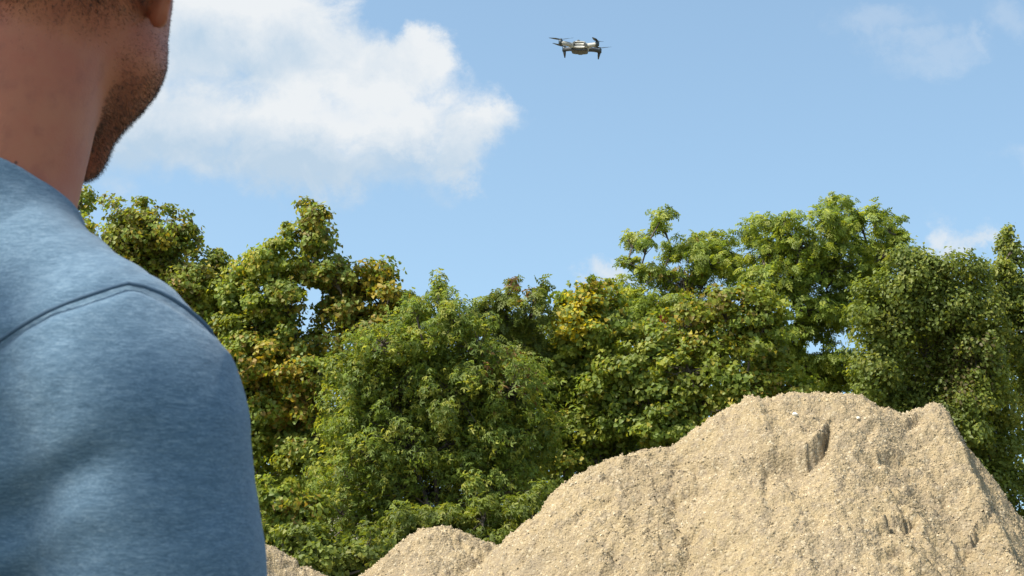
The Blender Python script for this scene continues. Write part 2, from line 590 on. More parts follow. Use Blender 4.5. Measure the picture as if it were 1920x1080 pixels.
M_LEAF = leaf_material('leaves')
m, t, p, o = material('bark')
g = t.node('ShaderNodeTexCoord').outputs['Object']
gs = t.vmath('MULTIPLY', g, (1, 1, 0.25))
n = t.noise(gs, 14.0, 5.0, 0.65)
t.put(p.inputs['Base Color'], t.ramp(n, [(0.3, (0.045, 0.035, 0.028)), (0.7, (0.15, 0.125, 0.10))]))
p.inputs['Roughness'].default_value = 0.9
t.put(p.inputs['Normal'], t.bump(n, 0.7, 0.03))
M_BARK = m

# leaf outlines: x across, y along, z fold ; fans of triangles
MAPLE_V = np.array([(0, 0, 0), (-0.52, 0.16, 0.10), (-0.33, 0.60, 0.02), (0, 1.0, -0.10), (0.33, 0.60, 0.02), (0.52, 0.16, 0.10)])
MAPLE_F = np.array([(0, 2, 1), (0, 3, 2), (0, 4, 3), (0, 5, 4)])
KITE_V = np.array([(0, 0, 0), (-0.33, 0.45, 0.07), (0, 1.0, -0.08), (0.33, 0.45, 0.07)])
KITE_F = np.array([(0, 2, 1), (0, 3, 2)])


def pinnate(pairs=4):
    V, F = [], []
    def leaflet(bx, by, ang, L, W):
        ca, sa = math.cos(ang), math.sin(ang)
        k = len(V)
        for x, y, z in ((0, 0, 0), (-W, 0.45 * L, 0.02), (0, L, -0.05), (W, 0.45 * L, 0.02)):
            V.append((bx + x * ca + y * sa, by - x * sa + y * ca, z - 0.10 * (by ** 2)))
        F.extend([(k, k + 2, k + 1), (k, k + 3, k + 2)])
    for i in range(pairs):
        y = 0.22 + 0.60 * i / pairs
        for s in (-1, 1):
            leaflet(0, y, s * 1.05, 0.36 - 0.03 * i, 0.09)
    leaflet(0, 0.72, 0, 0.36, 0.09)
    return np.array(V), np.array(F)


ASH_V, ASH_F = pinnate(3)


def trifoliate():
    V, F = [], []
    for ang, L in ((-0.95, 0.72), (0.0, 1.0), (0.95, 0.72)):
        ca, sa = math.cos(ang), math.sin(ang)
        k = len(V)
        for x, y, z in ((0, 0, 0), (-0.17 * L, 0.5 * L, 0.05), (0, L, -0.10), (0.17 * L, 0.5 * L, 0.05)):
            V.append((x * ca + y * sa, -x * sa + y * ca, z))
        F.extend([(k, k + 2, k + 1), (k, k + 3, k + 2)])
    return np.array(V), np.array(F)


TRI_V, TRI_F = trifoliate()
KINDS_ = {'trifoliate': (TRI_V, TRI_F, 0.135, 0.0056), 'maple': (MAPLE_V, MAPLE_F, 0.110, 0.0052), 'ash': (ASH_V, ASH_F, 0.27, 0.0145), 'broad': (KITE_V, KITE_F, 0.115, 0.0044)}


def tube(path, radii, sides=6):
    path = np.array(path, dtype=float)
    n = len(path)
    tan = np.gradient(path, axis=0)
    tan /= np.linalg.norm(tan, axis=1, keepdims=True) + 1e-9
    ref = np.array([0.31, 0.22, 0.93]) if abs(tan[0, 2]) < 0.8 else np.array([1.0, 0.1, 0.0])
    a = np.cross(tan, ref)
    a /= np.linalg.norm(a, axis=1, keepdims=True) + 1e-9
    b = np.cross(tan, a)
    th = np.arange(sides) / sides * 2 * np.pi
    ring = a[:, None, :] * np.cos(th)[None, :, None] + b[:, None, :] * np.sin(th)[None, :, None]
    V = path[:, None, :] + ring * np.array(radii)[:, None, None]
    idx = np.arange(n * sides).reshape(n, sides)
    q = np.stack([idx[:-1], np.roll(idx[:-1], -1, 1), np.roll(idx[1:], -1, 1), idx[1:]], -1).reshape(-1, 4)
    return V.reshape(-1, 3), q


class Bag:
    def __init__(s):
        s.V, s.F, s.n = [], [], 0

    def add(s, V, F):
        s.V.append(V)
        s.F.append(F + s.n)
        s.n += len(V)

    def get(s):
        return np.concatenate(s.V), np.concatenate(s.F)


def bez(a, b, sag, n, rng):
    a, b = np.array(a), np.array(b)
    mid = (a + b) / 2 + np.array([rng.normal(0, 0.08), rng.normal(0, 0.08), sag]) * np.linalg.norm(b - a)
    tt = np.linspace(0, 1, n)[:, None]
    return (1 - tt) ** 2 * a + 2 * tt * (1 - tt) * mid + tt ** 2 * b


GREEN = {
    'maple': [((0.218, 0.265, 0.042), 0.42), ((0.166, 0.228, 0.040), 0.32), ((0.299, 0.317, 0.048), 0.20), ((0.408, 0.346, 0.055), 0.06)],
    'ash': [((0.230, 0.289, 0.043), 0.45), ((0.168, 0.231, 0.040), 0.30), ((0.323, 0.357, 0.050), 0.25)],
    'dark': [((0.175, 0.218, 0.041), 0.50), ((0.132, 0.173, 0.037), 0.30), ((0.251, 0.269, 0.048), 0.20)],
    'fresh': [((0.208, 0.269, 0.047), 0.4), ((0.156, 0.217, 0.043), 0.35), ((0.314, 0.329, 0.055), 0.25)],
}


def tree(name, label, cat, D, lobes, leaf='maple', palette='maple', lai=3.6, accents=(), seed=0, trunk_px=None, group='trees along the edge of the site',
         clump=0.34, trunk_r=0.14, size=1.0, gaps=(), depth_k=1.0, leafy_low=None, stems=1, flat=0.62):
    """lobes: (px, py, rx, ry) in photograph pixels at depth D.  accents: (px, py, r, colour, amount)."""
    rng = np.random.default_rng(seed)
    LV, LF, LS, LA = KINDS_[leaf]
    LS = LS * size
    LA = LA * size * size
    mpp = D / FPX
    cx = trunk_px if trunk_px is not None else float(np.average([l[0] for l in lobes], weights=[l[2] * l[3] for l in lobes]))
    base = at(cx, 960, D)
    base[2] = -0.05
    root = tag(empty(name, tuple(base)), label, cat, group)
    wood = Bag()
    cents, norms, cols, lens = [], [], [], []
    clumps_all = []
    tops = [at(l[0], l[1], D) for l in lobes]
    hmax = max(tp[2] for tp in tops)
    hmin = min(tp[2] for tp in tops)
    tr_top = np.array([base[0] + rng.normal(0, 0.2), base[1] + rng.normal(0, 0.2), hmin * 0.35 + hmax * 0.55])
    trunks = []
    for s_ in range(stems):
        tt = tr_top + (np.array([rng.normal(0, 0.7), rng.normal(0, 0.5), rng.uniform(-0.6, 0.2)]) if s_ else 0)
        pa = bez(base + (np.array([rng.normal(0, 0.2), rng.normal(0, 0.2), 0]) if s_ else 0), tt, 0.0, 9, rng)
        wood.add(*tube(pa, np.linspace(trunk_r / (1 + 0.4 * (stems > 1)), trunk_r * 0.32, 9), 8))
        trunks.append(pa)
    pal = GREEN[palette]
    pc = np.array([c for c, _ in pal])
    pw = np.array([q for _, q in pal])
    nodes = [q for pa in trunks for q in pa[3:]]
    fill = []
    for i_, a_ in enumerate(lobes):                    # smaller sprays bridge neighbouring lobes
        for b_ in lobes[i_ + 1:]:
            if math.hypot((a_[0] - b_[0]) / (a_[2] + b_[2]), (a_[1] - b_[1]) / (a_[3] + b_[3])) < 0.95 and rng.random() < 0.5:
                fill.append(((a_[0] + b_[0]) / 2 + rng.normal(0, 8), (a_[1] + b_[1]) / 2 + rng.normal(0, 6) + 6, (a_[2] + b_[2]) * 0.30, (a_[3] + b_[3]) * 0.30))
    lobes = list(lobes) + fill[:len(lobes)]
    for (px, py, rx, ry) in sorted(lobes, key=lambda l: -l[1]):
        py, rx, ry = py + 0.10 * ry, rx * 1.10, ry * 1.12
        off = rng.uniform(-0.8, 0.8) * depth_k
        c = at(px, py, D + off)
        RX, RY = rx * mpp, ry * mpp
        RD = (RX + RY) / 2 * rng.uniform(0.85, 1.2)
        # limb out to the lobe from the nearest fitting place on a trunk
        lo_ = [q for q in nodes if q[2] < c[2] - 0.12] or [trunks[0][2]]
        st = min(lo_, key=lambda q: np.linalg.norm(q - c) + 0.5 * abs(q[0] - c[0]))
        nodes.append(c)
        lim = bez(st, c, 0.10, 7, rng)
        r0 = max(0.02, trunk_r * 0.22)
        wood.add(*tube(lim, np.linspace(r0, 0.018, 7), 5))
        area = math.pi * RX * RY
        nl = int(1.32 * lai * area / LA)
        rc = clump * min(1.0, 0.45 + 0.55 * min(RX, RY) / 0.9)
        nc = max(4, int(3.2 * area / (math.pi * rc * rc) + 0.5))
        u = rng.normal(size=(nc, 3))
        u /= np.linalg.norm(u, axis=1, keepdims=True)
        rad = rng.uniform(0.10, 1.12, nc) ** 0.5 * rng.uniform(0.9, 1.1, nc)
        cc = c + u * rad[:, None] * np.array([max(RX - rc * 0.55, 0.1), RD, max(RY - rc * 0.4, 0.1)])
        for j in range(nc):
            wood.add(*tube(bez(lim[rng.integers(3, 7)], cc[j], 0.08, 4, rng), np.linspace(0.016, 0.005, 4), 3))
        per = rng.multinomial(nl, np.ones(nc) / nc)
        k = np.repeat(np.arange(nc), per)
        v = rng.normal(size=(nl, 3))
        v /= np.linalg.norm(v, axis=1, keepdims=True)
        rr = np.where(rng.random(nl) < 0.7, rng.uniform(0.2, 1.0, nl) ** 0.5, rng.uniform(0.4, 1.4, nl))
        crc = rc * rng.uniform(0.75, 1.3, nc)
        pos = cc[k] + v * (rr * crc[k])[:, None] * np.array([1.0, 1.0, flat])
        nrm = v * 0.60 + u[k] * 0.50 + np.array([0, 0, 0.55]) + rng.normal(0, 0.45, (nl, 3))
        ctint = rng.normal(0, 0.10, nc)
        base_i = rng.choice(len(pc), nc, p=pw)
        li = np.where(rng.random(nl) < 0.55, base_i[k], rng.choice(len(pc), nl, p=pw))
        col = pc[li] * (1 + ctint[k] + rng.normal(0, 0.10, nl))[:, None]
        cents.append(pos)
        norms.append(nrm)
        cols.append(col)
        lens.append(LS * rng.uniform(0.7, 1.2, nl))
    pos = np.concatenate(cents)
    nrm = np.concatenate(norms)
    col = np.concatenate(cols)
    L = np.concatenate(lens)
    dep = pos[:, 1] * CP + (pos[:, 2] - CAM_Z) * SP
    PX = 960 + pos[:, 0] / dep * FPX
    PY = 540 - (-pos[:, 1] * SP + (pos[:, 2] - CAM_Z) * CP) / dep * FPX
    keep = np.ones(len(pos), bool)
    for gx, gy, gr, gs_ in gaps:
        ang = np.hypot((PX - gx) / gr, (PY - gy) / gs_) + 0.25 * fbmn(np.stack([PX / 14, PY / 14, dep], -1), 2, 3)
        keep &= ang > 1
    keep &= pos[:, 2] > 0.02
    for ax, ay, ar, ac, am in accents:
        q = np.exp(-((PX - ax) ** 2 + (PY - ay) ** 2) / (ar * ar))
        hit = rng.random(len(pos)) < am * q * 1.2
        col[hit] = np.array(ac) * rng.uniform(0.75, 1.2, (hit.sum(), 1))
    pos, nrm, col, L = pos[keep], nrm[keep], np.clip(col[keep], 0.008, 0.8), L[keep]
    n = len(pos)
    nrm /= np.linalg.norm(nrm, axis=1, keepdims=True)
    out = pos - np.array([base[0], base[1], 0])
    d = np.stack([out[:, 0], out[:, 1], np.full(n, -0.6)], -1)
    d[:, :2] /= np.linalg.norm(d[:, :2], axis=1, keepdims=True) + 1e-6
    d = d + rng.normal(0, 0.7, (n, 3))
    d -= nrm * np.sum(d * nrm, 1, keepdims=True)
    d /= np.linalg.norm(d, axis=1, keepdims=True) + 1e-9
    s = np.cross(d, nrm)
    fold = rng.uniform(0.3, 2.4, n)
    V = pos[:, None, :] + L[:, None, None] * (LV[None, :, 0:1] * s[:, None, :] + (LV[None, :, 1:2] - 0.4) * d[:, None, :]
                                             + (LV[None, :, 2:3] * fold[:, None, None]) * nrm[:, None, :])
    F = (LF[None] + (np.arange(n) * len(LV))[:, None, None]).reshape(-1, 3)
    tag(mesh_np('crown', V.reshape(-1, 3), F, M_LEAF, root, cols=np.repeat(col, len(LV), 0)), kind='stuff')
    WV, WF = wood.get()
    mesh_np('trunk', WV, WF, M_BARK, root, smooth=True)
    LEAFCOUNT.append((name, n, len(F)))
    return root


LEAFCOUNT = []
YEL = (0.36, 0.27, 0.025)
ORG = (0.32, 0.22, 0.05)
BRN = (0.20, 0.11, 0.045)
RUST = (0.26, 0.055, 0.025)

tree('maple_tree', 'olive green maple partly hidden behind the man, its top right of his chin', 'tree', 40.0,
     [(245, 410, 62, 50), (300, 430, 66, 48), (345, 450, 42, 50), (210, 470, 50, 60), (270, 520, 105, 75), (370, 530, 62, 60), (400, 500, 34, 36), (415, 545, 34, 44), (300, 620, 120, 80),
      (395, 610, 50, 80), (390, 700, 90, 80), (420, 800, 90, 90), (300, 780, 120, 110), (440, 900, 90, 90)],
     seed=1, accents=[(310, 560, 80, ORG, 0.12), (300, 430, 60, YEL, 0.12), (250, 420, 200, (0.14, 0.13, 0.025), 0.3)], trunk_px=320, lai=2.7)
tree('maple_tree', 'leftmost maple top showing just under the chin beside the neck', 'tree', 43.0,
     [(150, 375, 28, 34), (135, 430, 52, 52), (60, 470, 90, 80), (120, 540, 100, 80), (40, 620, 140, 110), (130, 700, 120, 110)],
     seed=2, accents=[(150, 420, 40, YEL, 0.2)], trunk_px=90, lai=2.5)
tree('maple_tree', 'yellowing maple with a narrow spire and a sky gap in its crown', 'tree', 39.0,
     [(570, 383, 13, 16), (580, 412, 26, 24), (600, 402, 24, 26), (560, 432, 36, 26), (595, 450, 40, 34), (500, 478, 62, 40), (455, 520, 38, 50), (425, 570, 40, 60), (440, 640, 50, 60), (540, 510, 70, 40),
      (620, 500, 40, 40), (660, 520, 60, 36), (705, 515, 46, 38), (730, 550, 36, 30), (755, 580, 36, 36), (500, 590, 60, 70), (540, 560, 40, 40), (630, 560, 44, 40), (660, 590, 70, 48), (560, 640, 90, 50), (700, 620, 60, 50),
      (470, 650, 60, 70), (500, 720, 60, 60), (600, 700, 90, 50), (480, 800, 60, 60), (540, 790, 70, 60), (530, 860, 60, 60), (590, 850, 70, 80)],
     seed=3, gaps=[(588, 556, 12, 18)],
     accents=[(660, 590, 90, (0.24, 0.19, 0.03), 0.5), (560, 770, 50, ORG, 0.35), (490, 700, 60, ORG, 0.18), (720, 540, 50, YEL, 0.35), (590, 410, 50, (0.2, 0.17, 0.03), 0.4),
              (520, 700, 70, YEL, 0.25)], trunk_px=565, lai=3.0)
tree('boxelder_tree', 'fresh green bushy tree in the middle, in front of the yellowing maple', 'tree', 35.0,
     [(825, 528, 20, 24), (822, 560, 34, 26), (770, 590, 52, 40), (850, 600, 60, 44), (720, 640, 70, 46), (800, 660, 90, 60), (900, 650, 70, 60), (660, 700, 60, 50),
      (740, 730, 100, 70), (860, 740, 110, 80), (960, 720, 80, 70), (650, 790, 70, 70), (760, 820, 120, 80), (900, 830, 110, 80), (1000, 800, 70, 70), (660, 880, 80, 80),
      (800, 910, 130, 80), (930, 920, 100, 80), (640, 960, 80, 60), (760, 990, 120, 70)],
     leaf='trifoliate', palette='fresh', seed=4, lai=1.95, accents=[(950, 680, 50, BRN, 0.15)], trunk_px=840, trunk_r=0.10, stems=4, clump=0.26, flat=0.9)
tree('ash_tree', 'slim tree with brown seed tips at the low point of the skyline', 'tree', 38.0,
     [(964, 530, 12, 18), (950, 555, 30, 28), (905, 570, 30, 28), (1010, 540, 22, 26), (1000, 575, 44, 34), (920, 610, 60, 44), (1000, 640, 60, 60), (940, 690, 70, 60)],
     leaf='ash', palette='dark', seed=5, lai=2.6, accents=[(964, 525, 14, BRN, 0.7), (985, 545, 14, BRN, 0.4), (915, 552, 20, BRN, 0.2)], trunk_px=960, clump=0.26, trunk_r=0.09)
tree('maple_tree', 'maple with a bright yellow patch right of the low skyline', 'tree', 37.5,
     [(1090, 545, 40, 30), (1060, 570, 34, 36), (1130, 560, 46, 40), (1080, 610, 60, 46), (1150, 610, 56, 50), (1060, 670, 56, 60), (1120, 690, 70, 60), (1040, 750, 60, 60),
      (1110, 780, 80, 70)],
     palette='maple', seed=6, lai=3.2, accents=[(1085, 565, 34, (0.50, 0.40, 0.02), 0.40), (1050, 610, 30, (0.50, 0.40, 0.02), 0.4), (1085, 615, 20, (0.5, 0.4, 0.02), 0.45),
                                               (1130, 540, 40, YEL, 0.2)], trunk_px=1095, clump=0.28)
tree('ash_tree', 'airy ash with a loose leaning branch standing clear of the skyline', 'tree', 42.0,
     [(1248, 400, 26, 18), (1240, 425, 24, 16), (1192, 447, 30, 20), (1215, 455, 22, 16), (1178, 488, 26, 16), (1215, 505, 34, 22), (1260, 470, 30, 26), (1300, 455, 36, 26), (1345, 450, 36, 24),
      (1330, 490, 60, 34), (1280, 520, 60, 40), (1220, 560, 60, 40), (1370, 500, 40, 40), (1180, 590, 50, 40), (1170, 545, 36, 30), (1300, 580, 80, 50)],
     leaf='ash', palette='ash', seed=7, lai=2.4, accents=[(1243, 592, 7, RUST, 1.0), (1260, 530, 50, ORG, 0.12)], trunk_px=1300, clump=0.28, trunk_r=0.12)
tree('ash_tree', 'tallest light green ash with feathery top left of the dark tree', 'tree', 41.0,
     [(1568, 380, 34, 22), (1545, 405, 40, 26), (1600, 405, 40, 26), (1640, 400, 30, 24), (1440, 412, 34, 20), (1405, 430, 34, 26), (1480, 410, 34, 28), (1670, 425, 34, 30), (1690, 460, 30, 34),
      (1500, 450, 60, 36), (1570, 450, 70, 40), (1630, 470, 60, 44), (1430, 470, 60, 40), (1540, 510, 100, 44), (1450, 530, 80, 44), (1610, 540, 80, 44), (1500, 580, 80, 40),
      (1570, 590, 50, 40), (1480, 620, 50, 34), (1590, 690, 50, 60), (1495, 668, 40, 40), (1555, 660, 36, 44), (1525, 690, 50, 30), (1530, 615, 50, 28), (1460, 690, 60, 50), (1540, 730, 70, 44)],
     leaf='ash', palette='ash', seed=8, lai=2.35, gaps=[(1522, 652, 11, 13)], trunk_px=1530, clump=0.28, trunk_r=0.16, stems=2)
tree('maple_tree', 'broad maple with layered sprays just above the crest of the largest pile', 'tree', 37.0,
     [(1370, 560, 70, 36), (1430, 590, 60, 40), (1300, 600, 80, 40), (1240, 640, 70, 40), (1360, 640, 90, 40), (1450, 660, 50, 44), (1180, 680, 70, 44), (1290, 690, 80, 40),
      (1400, 710, 70, 40), (1130, 730, 60, 44), (1210, 740, 80, 40), (1320, 750, 80, 40), (1090, 790, 60, 50), (1180, 800, 80, 50), (1270, 800, 70, 44), (1420, 760, 60, 40),
      (1130, 860, 80, 60), (1230, 860, 80, 50), (1040, 870, 60, 70), (1490, 730, 60, 40)],
     palette='maple', seed=9, lai=2.9, accents=[(1330, 560, 70, (0.2, 0.16, 0.03), 0.3), (1260, 600, 60, YEL, 0.08), (1440, 720, 30, ORG, 0.2)], trunk_px=1310, clump=0.32)
tree('linden_tree', 'dense dark green tree filling the right behind the largest pile', 'tree', 38.0,
     [(1780, 500, 60, 32), (1830, 520, 44, 36), (1730, 510, 44, 40), (1680, 540, 54, 50), (1700, 495, 40, 40), (1630, 570, 44, 50), (1760, 570, 90, 50), (1840, 580, 50, 60), (1660, 620, 60, 60), (1740, 650, 90, 60),
      (1830, 660, 70, 60), (1640, 700, 54, 60), (1700, 730, 80, 60), (1790, 740, 90, 60), (1870, 740, 60, 60), (1660, 780, 70, 50), (1760, 810, 90, 60), (1850, 840, 80, 70),
      (1810, 900, 80, 70), (1880, 920, 80, 70), (1900, 1000, 80, 70)],
     leaf='broad', palette='dark', seed=10, lai=3.1, accents=[(1800, 690, 60, (0.12, 0.10, 0.035), 0.3)], trunk_px=1765, flat=0.9)
tree('hornbeam_tree', 'narrow dark tree with pointed top at the right edge', 'tree', 39.5,
     [(1890, 432, 12, 18), (1885, 460, 22, 24), (1905, 480, 30, 26), (1880, 510, 34, 30), (1920, 530, 50, 44), (1885, 560, 46, 40), (1930, 610, 60, 60), (1890, 640, 50, 50), (1940, 700, 70, 70),
      (1990, 560, 60, 60), (2000, 660, 70, 80), (1990, 780, 80, 80)],
     leaf='broad', palette='dark', seed=11, lai=3.2, trunk_px=1940, flat=0.9, clump=0.28)
# low shrubs in front
SH = 'shrubs at the foot of the trees'
tree('shrub', 'light green shrub in the dip between the two lower gravel heaps', 'shrub', 31.0,
     [(600, 1030, 60, 40), (650, 1050, 56, 44), (560, 1010, 50, 34), (690, 1030, 50, 40), (620, 1080, 90, 50)], palette='dark', leaf='maple', seed=12, lai=4.0, size=0.9, trunk_px=625, trunk_r=0.05,
     stems=3, group=SH, clump=0.26, depth_k=0.4)
tree('shrub', 'olive shrub beside the sleeve above the half hidden heap', 'shrub', 33.0,
     [(520, 930, 50, 40), (570, 950, 50, 40), (500, 980, 60, 44), (560, 1000, 60, 50), (480, 1040, 80, 60)], palette='maple', leaf='maple', seed=13, lai=3.6, trunk_px=530, trunk_r=0.05,
     stems=3, group=SH, clump=0.28, depth_k=0.4, accents=[(560, 960, 40, ORG, 0.2)])
tree('shrub', 'dark green shrub behind the rounded small heap', 'shrub', 32.0,
     [(760, 980, 60, 44), (830, 970, 60, 40), (900, 970, 50, 44), (720, 1020, 60, 44), (800, 1030, 90, 50), (960, 960, 50, 40), (930, 1030, 80, 50), (1010, 950, 50, 50)], palette='dark', leaf='trifoliate', seed=14, lai=2.6,
     size=1.0, trunk_px=850, trunk_r=0.05, stems=4, group=SH, clump=0.28, depth_k=0.4)
# unseen tree added to shade the man; holes cut along sun rays leave lit patches
SUNV = np.array(SUN_DIR)
SHADE_HOLES = [(at(265, 575, 0.96), 0.098), (at(400, 650, 0.94), 0.080), (at(45, 372, 1.02), 0.068), (at(0, 690, 0.88), 0.066)]


def added_shade_tree():
    rng = np.random.default_rng(77)
    c0 = np.array([-0.32, 1.02, 1.45]) + SUNV * 4.6
    root = tag(empty('added_shade_tree', (c0[0] - 1.3, c0[1] - 1.6, 0)), 'unseen leafy tree added to shade the standing man', 'tree')
    wood = Bag()
    base = np.array([c0[0] - 1.3, c0[1] - 1.6, -0.05])
    tp = np.array([c0[0] - 0.7, c0[1] - 0.9, c0[2] - 0.4])
    pa = bez(base, tp, 0.0, 9, rng)
    wood.add(*tube(pa, np.linspace(0.16, 0.07, 9), 9))
    n = 15000
    v = rng.normal(size=(n, 3))
    v /= np.linalg.norm(v, axis=1, keepdims=True)
    pos = c0 + np.array([-0.45, -0.6, 0.25]) + v * (rng.random(n) ** 0.4)[:, None] * np.array([1.75, 1.9, 1.0])
    for _ in range(26):
        e = pos[rng.integers(0, n)]
        wood.add(*tube(bez(pa[rng.integers(6, 9)], e, 0.1, 6, rng), np.linspace(0.035, 0.006, 6), 5))
    keep = np.ones(n, bool)
    for h, r in SHADE_HOLES:
        q = pos - h
        al = q @ SUNV
        keep &= np.linalg.norm(q - al[:, None] * SUNV, axis=1) > r
    pos = pos[keep]
    n = len(pos)
    nrm = rng.normal(0, 0.5, (n, 3)) + np.array([0, 0, 1.0])
    nrm /= np.linalg.norm(nrm, axis=1, keepdims=True)
    d = rng.normal(size=(n, 3))
    d -= nrm * np.sum(d * nrm, 1, keepdims=True)
    d /= np.linalg.norm(d, axis=1, keepdims=True)
    s = np.cross(d, nrm)
    L = 0.12 * rng.uniform(0.7, 1.2, n)
    V = pos[:, None, :] + L[:, None, None] * (MAPLE_V[None, :, 0:1] * s[:, None, :] + (MAPLE_V[None, :, 1:2] - 0.4) * d[:, None, :] + MAPLE_V[None, :, 2:3] * nrm[:, None, :])
    F = (MAPLE_F[None] + (np.arange(n) * 6)[:, None, None]).reshape(-1, 3)
    pc = np.array([c for c, _ in GREEN['maple']])
    col = pc[rng.choice(3, n)] * rng.uniform(0.85, 1.15, (n, 1))
    tag(mesh_np('crown', V.reshape(-1, 3), F, M_LEAF, root, cols=np.repeat(col, 6, 0)), kind='stuff')
    mesh_np('trunk', *wood.get(), M_BARK, root, smooth=True)


added_shade_tree()
# trees farther back that close the wood
BK = 'trees farther back in the wood'
for i, (x, yt, lab) in enumerate([(470, 640, 'deep green tree far back behind the yellowing maple'), (780, 610, 'deep green tree far back behind the middle bushy tree'),
                                  (1060, 610, 'deep green tree far back behind the yellow patched maple'), (1340, 600, 'deep green tree far back behind the layered maple'),
                                  (1750, 560, 'deep green tree far back behind the dense dark tree')]):
    tree('background_tree', lab, 'tree', 49.0, [(x, yt, 80, 46), (x - 80, yt + 60, 90, 60), (x + 80, yt + 60, 90, 60), (x, yt + 110, 110, 70), (x - 110, yt + 150, 90, 70), (x + 110, yt + 150, 90, 70),
                                                (x, yt + 220, 130, 80), (x - 130, yt + 250, 90, 90), (x + 130, yt + 250, 90, 90), (x, yt + 310, 150, 80)],
         leaf='broad', palette='dark', seed=20 + i, lai=1.6, size=1.6, group=BK, clump=0.5, gaps=[(588, 556, 18, 26), (1522, 652, 12, 14)], depth_k=0.8, trunk_r=0.16)



# ------------------------------------------------------------------ the man in the foreground (implicit surface, polygonised)
def smin(a, b, k):
    h = np.clip(0.5 + 0.5 * (b - a) / k, 0, 1)
    return b * (1 - h) + a * h - k * h * (1 - h)


def smax(a, b, k):
    return -smin(-a, -b, k)


def ell(P, c, r):
    q = P - np.array(c, dtype=np.float32)
    r = np.array(r, dtype=np.float32)
    k0 = np.linalg.norm(q / r, axis=-1)
    k1 = np.linalg.norm(q / (r * r), axis=-1) + 1e-6
    return k0 * (k0 - 1) / k1


def cone(P, a, b, ra, rb):
    a = np.array(a, dtype=np.float32)
    b = np.array(b, dtype=np.float32)
    ab = b - a
    tq = np.clip(((P - a) @ ab) / float(ab @ ab), 0, 1)
    return np.linalg.norm(P - a - tq[..., None] * ab, axis=-1) - (ra + (rb - ra) * tq)


def polygonise(fn, xs, ys, zs, newton=2, coarse=4):
    """surface nets on a rectilinear grid, refined onto the surface"""
    nx, ny, nz = len(xs), len(ys), len(zs)
    G = np.stack(np.meshgrid(xs, ys, zs, indexing='ij'), -1).astype(np.float32)
    ci = [np.minimum(np.arange(n_) // coarse * coarse + coarse // 2, n_ - 1) for n_ in (nx, ny, nz)]
    uc = [np.unique(q) for q in ci]
    Fc = fn(G[np.ix_(*uc)].reshape(-1, 3)).reshape(len(uc[0]), len(uc[1]), len(uc[2]))
    Fv = Fc[np.ix_(*[np.searchsorted(u, q) for u, q in zip(uc, ci)])].copy()
    h = max(np.diff(xs).max(), np.diff(ys).max(), np.diff(zs).max())
    near = np.abs(Fv) < h * coarse * 1.6 + 0.006
    Fv[near] = fn(G[near])
    S = Fv < 0
    cs = [S[a:nx - 1 + a, b:ny - 1 + b, c:nz - 1 + c] for a in (0, 1) for b in (0, 1) for c in (0, 1)]
    cnt = sum(q.astype(np.int8) for q in cs)
    act = (cnt > 0) & (cnt < 8)
    I = np.argwhere(act)
    vid = -np.ones(act.shape, np.int32)
    vid[act] = np.arange(len(I))
    acc = np.zeros((len(I), 3))
    num = np.zeros(len(I))
    cor = [(a, b, c) for a in (0, 1) for b in (0, 1) for c in (0, 1)]
    for i in range(8):
        for j in range(i + 1, 8):
            if sum(abs(p - q) for p, q in zip(cor[i], cor[j])) != 1:
                continue
            A = I + np.array(cor[i])
            B = I + np.array(cor[j])
            fa = Fv[tuple(A.T)]
            fb = Fv[tuple(B.T)]
            mk = (fa < 0) != (fb < 0)
            tq = (fa / (fa - fb + 1e-12))[:, None]
            pt = G[tuple(A.T)] * (1 - tq) + G[tuple(B.T)] * tq
            acc[mk] += pt[mk]
            num[mk] += 1
    V = (acc / num[:, None]).astype(np.float32)
    quads = []
    for ax in range(3):
        o1, o2 = [(1, 2), (2, 0), (0, 1)][ax]
        sl0 = [slice(None)] * 3
        sl1 = [slice(None)] * 3
        sl0[ax] = slice(0, -1)
        sl1[ax] = slice(1, None)
        ch = S[tuple(sl0)] != S[tuple(sl1)]
        E = np.argwhere(ch)
        ok = np.ones(len(E), bool)
        for o_ in (o1, o2):
            ok &= (E[:, o_] > 0) & (E[:, o_] < S.shape[o_] - 1)
        E = E[ok]
        d1 = np.zeros(3, int)
        d1[o1] = 1
        d2 = np.zeros(3, int)
        d2[o2] = 1
        q = np.stack([vid[tuple((E - d1 - d2).T)], vid[tuple((E - d2).T)], vid[tuple(E.T)], vid[tuple((E - d1).T)]], -1)
        flip = ~S[tuple(E.T)]
        q[flip] = q[flip][:, ::-1]
        quads.append(q)
    Q = np.concatenate(quads)
    Q = Q[(Q >= 0).all(1)]
    e = 0.0006
    for _ in range(newton):
        f0 = fn(V)
        g_ = np.stack([(fn(V + np.eye(3, dtype=np.float32)[i] * e) - f0) / e for i in range(3)], -1)
        st = f0[:, None] * g_ / (np.sum(g_ * g_, 1, keepdims=True) + 1e-3)
        ln = np.linalg.norm(st, axis=1, keepdims=True)
        V = V - st * np.minimum(1, 0.004 / (ln + 1e-9))
    return V, Q


# body frame: R to his right, F where his chest faces, Z up; he stands turned 45 degrees to the right of the view
MAN = np.array([-0.373, 1.081, 0.0])
RV = np.array([0.7071, -0.7071, 0.0])
FV = np.array([0.7071, 0.7071, 0.0])


def to_world(P):
    return MAN + P[:, 0:1] * RV + P[:, 1:2] * FV + P[:, 2:3] * np.array([0, 0, 1.0])


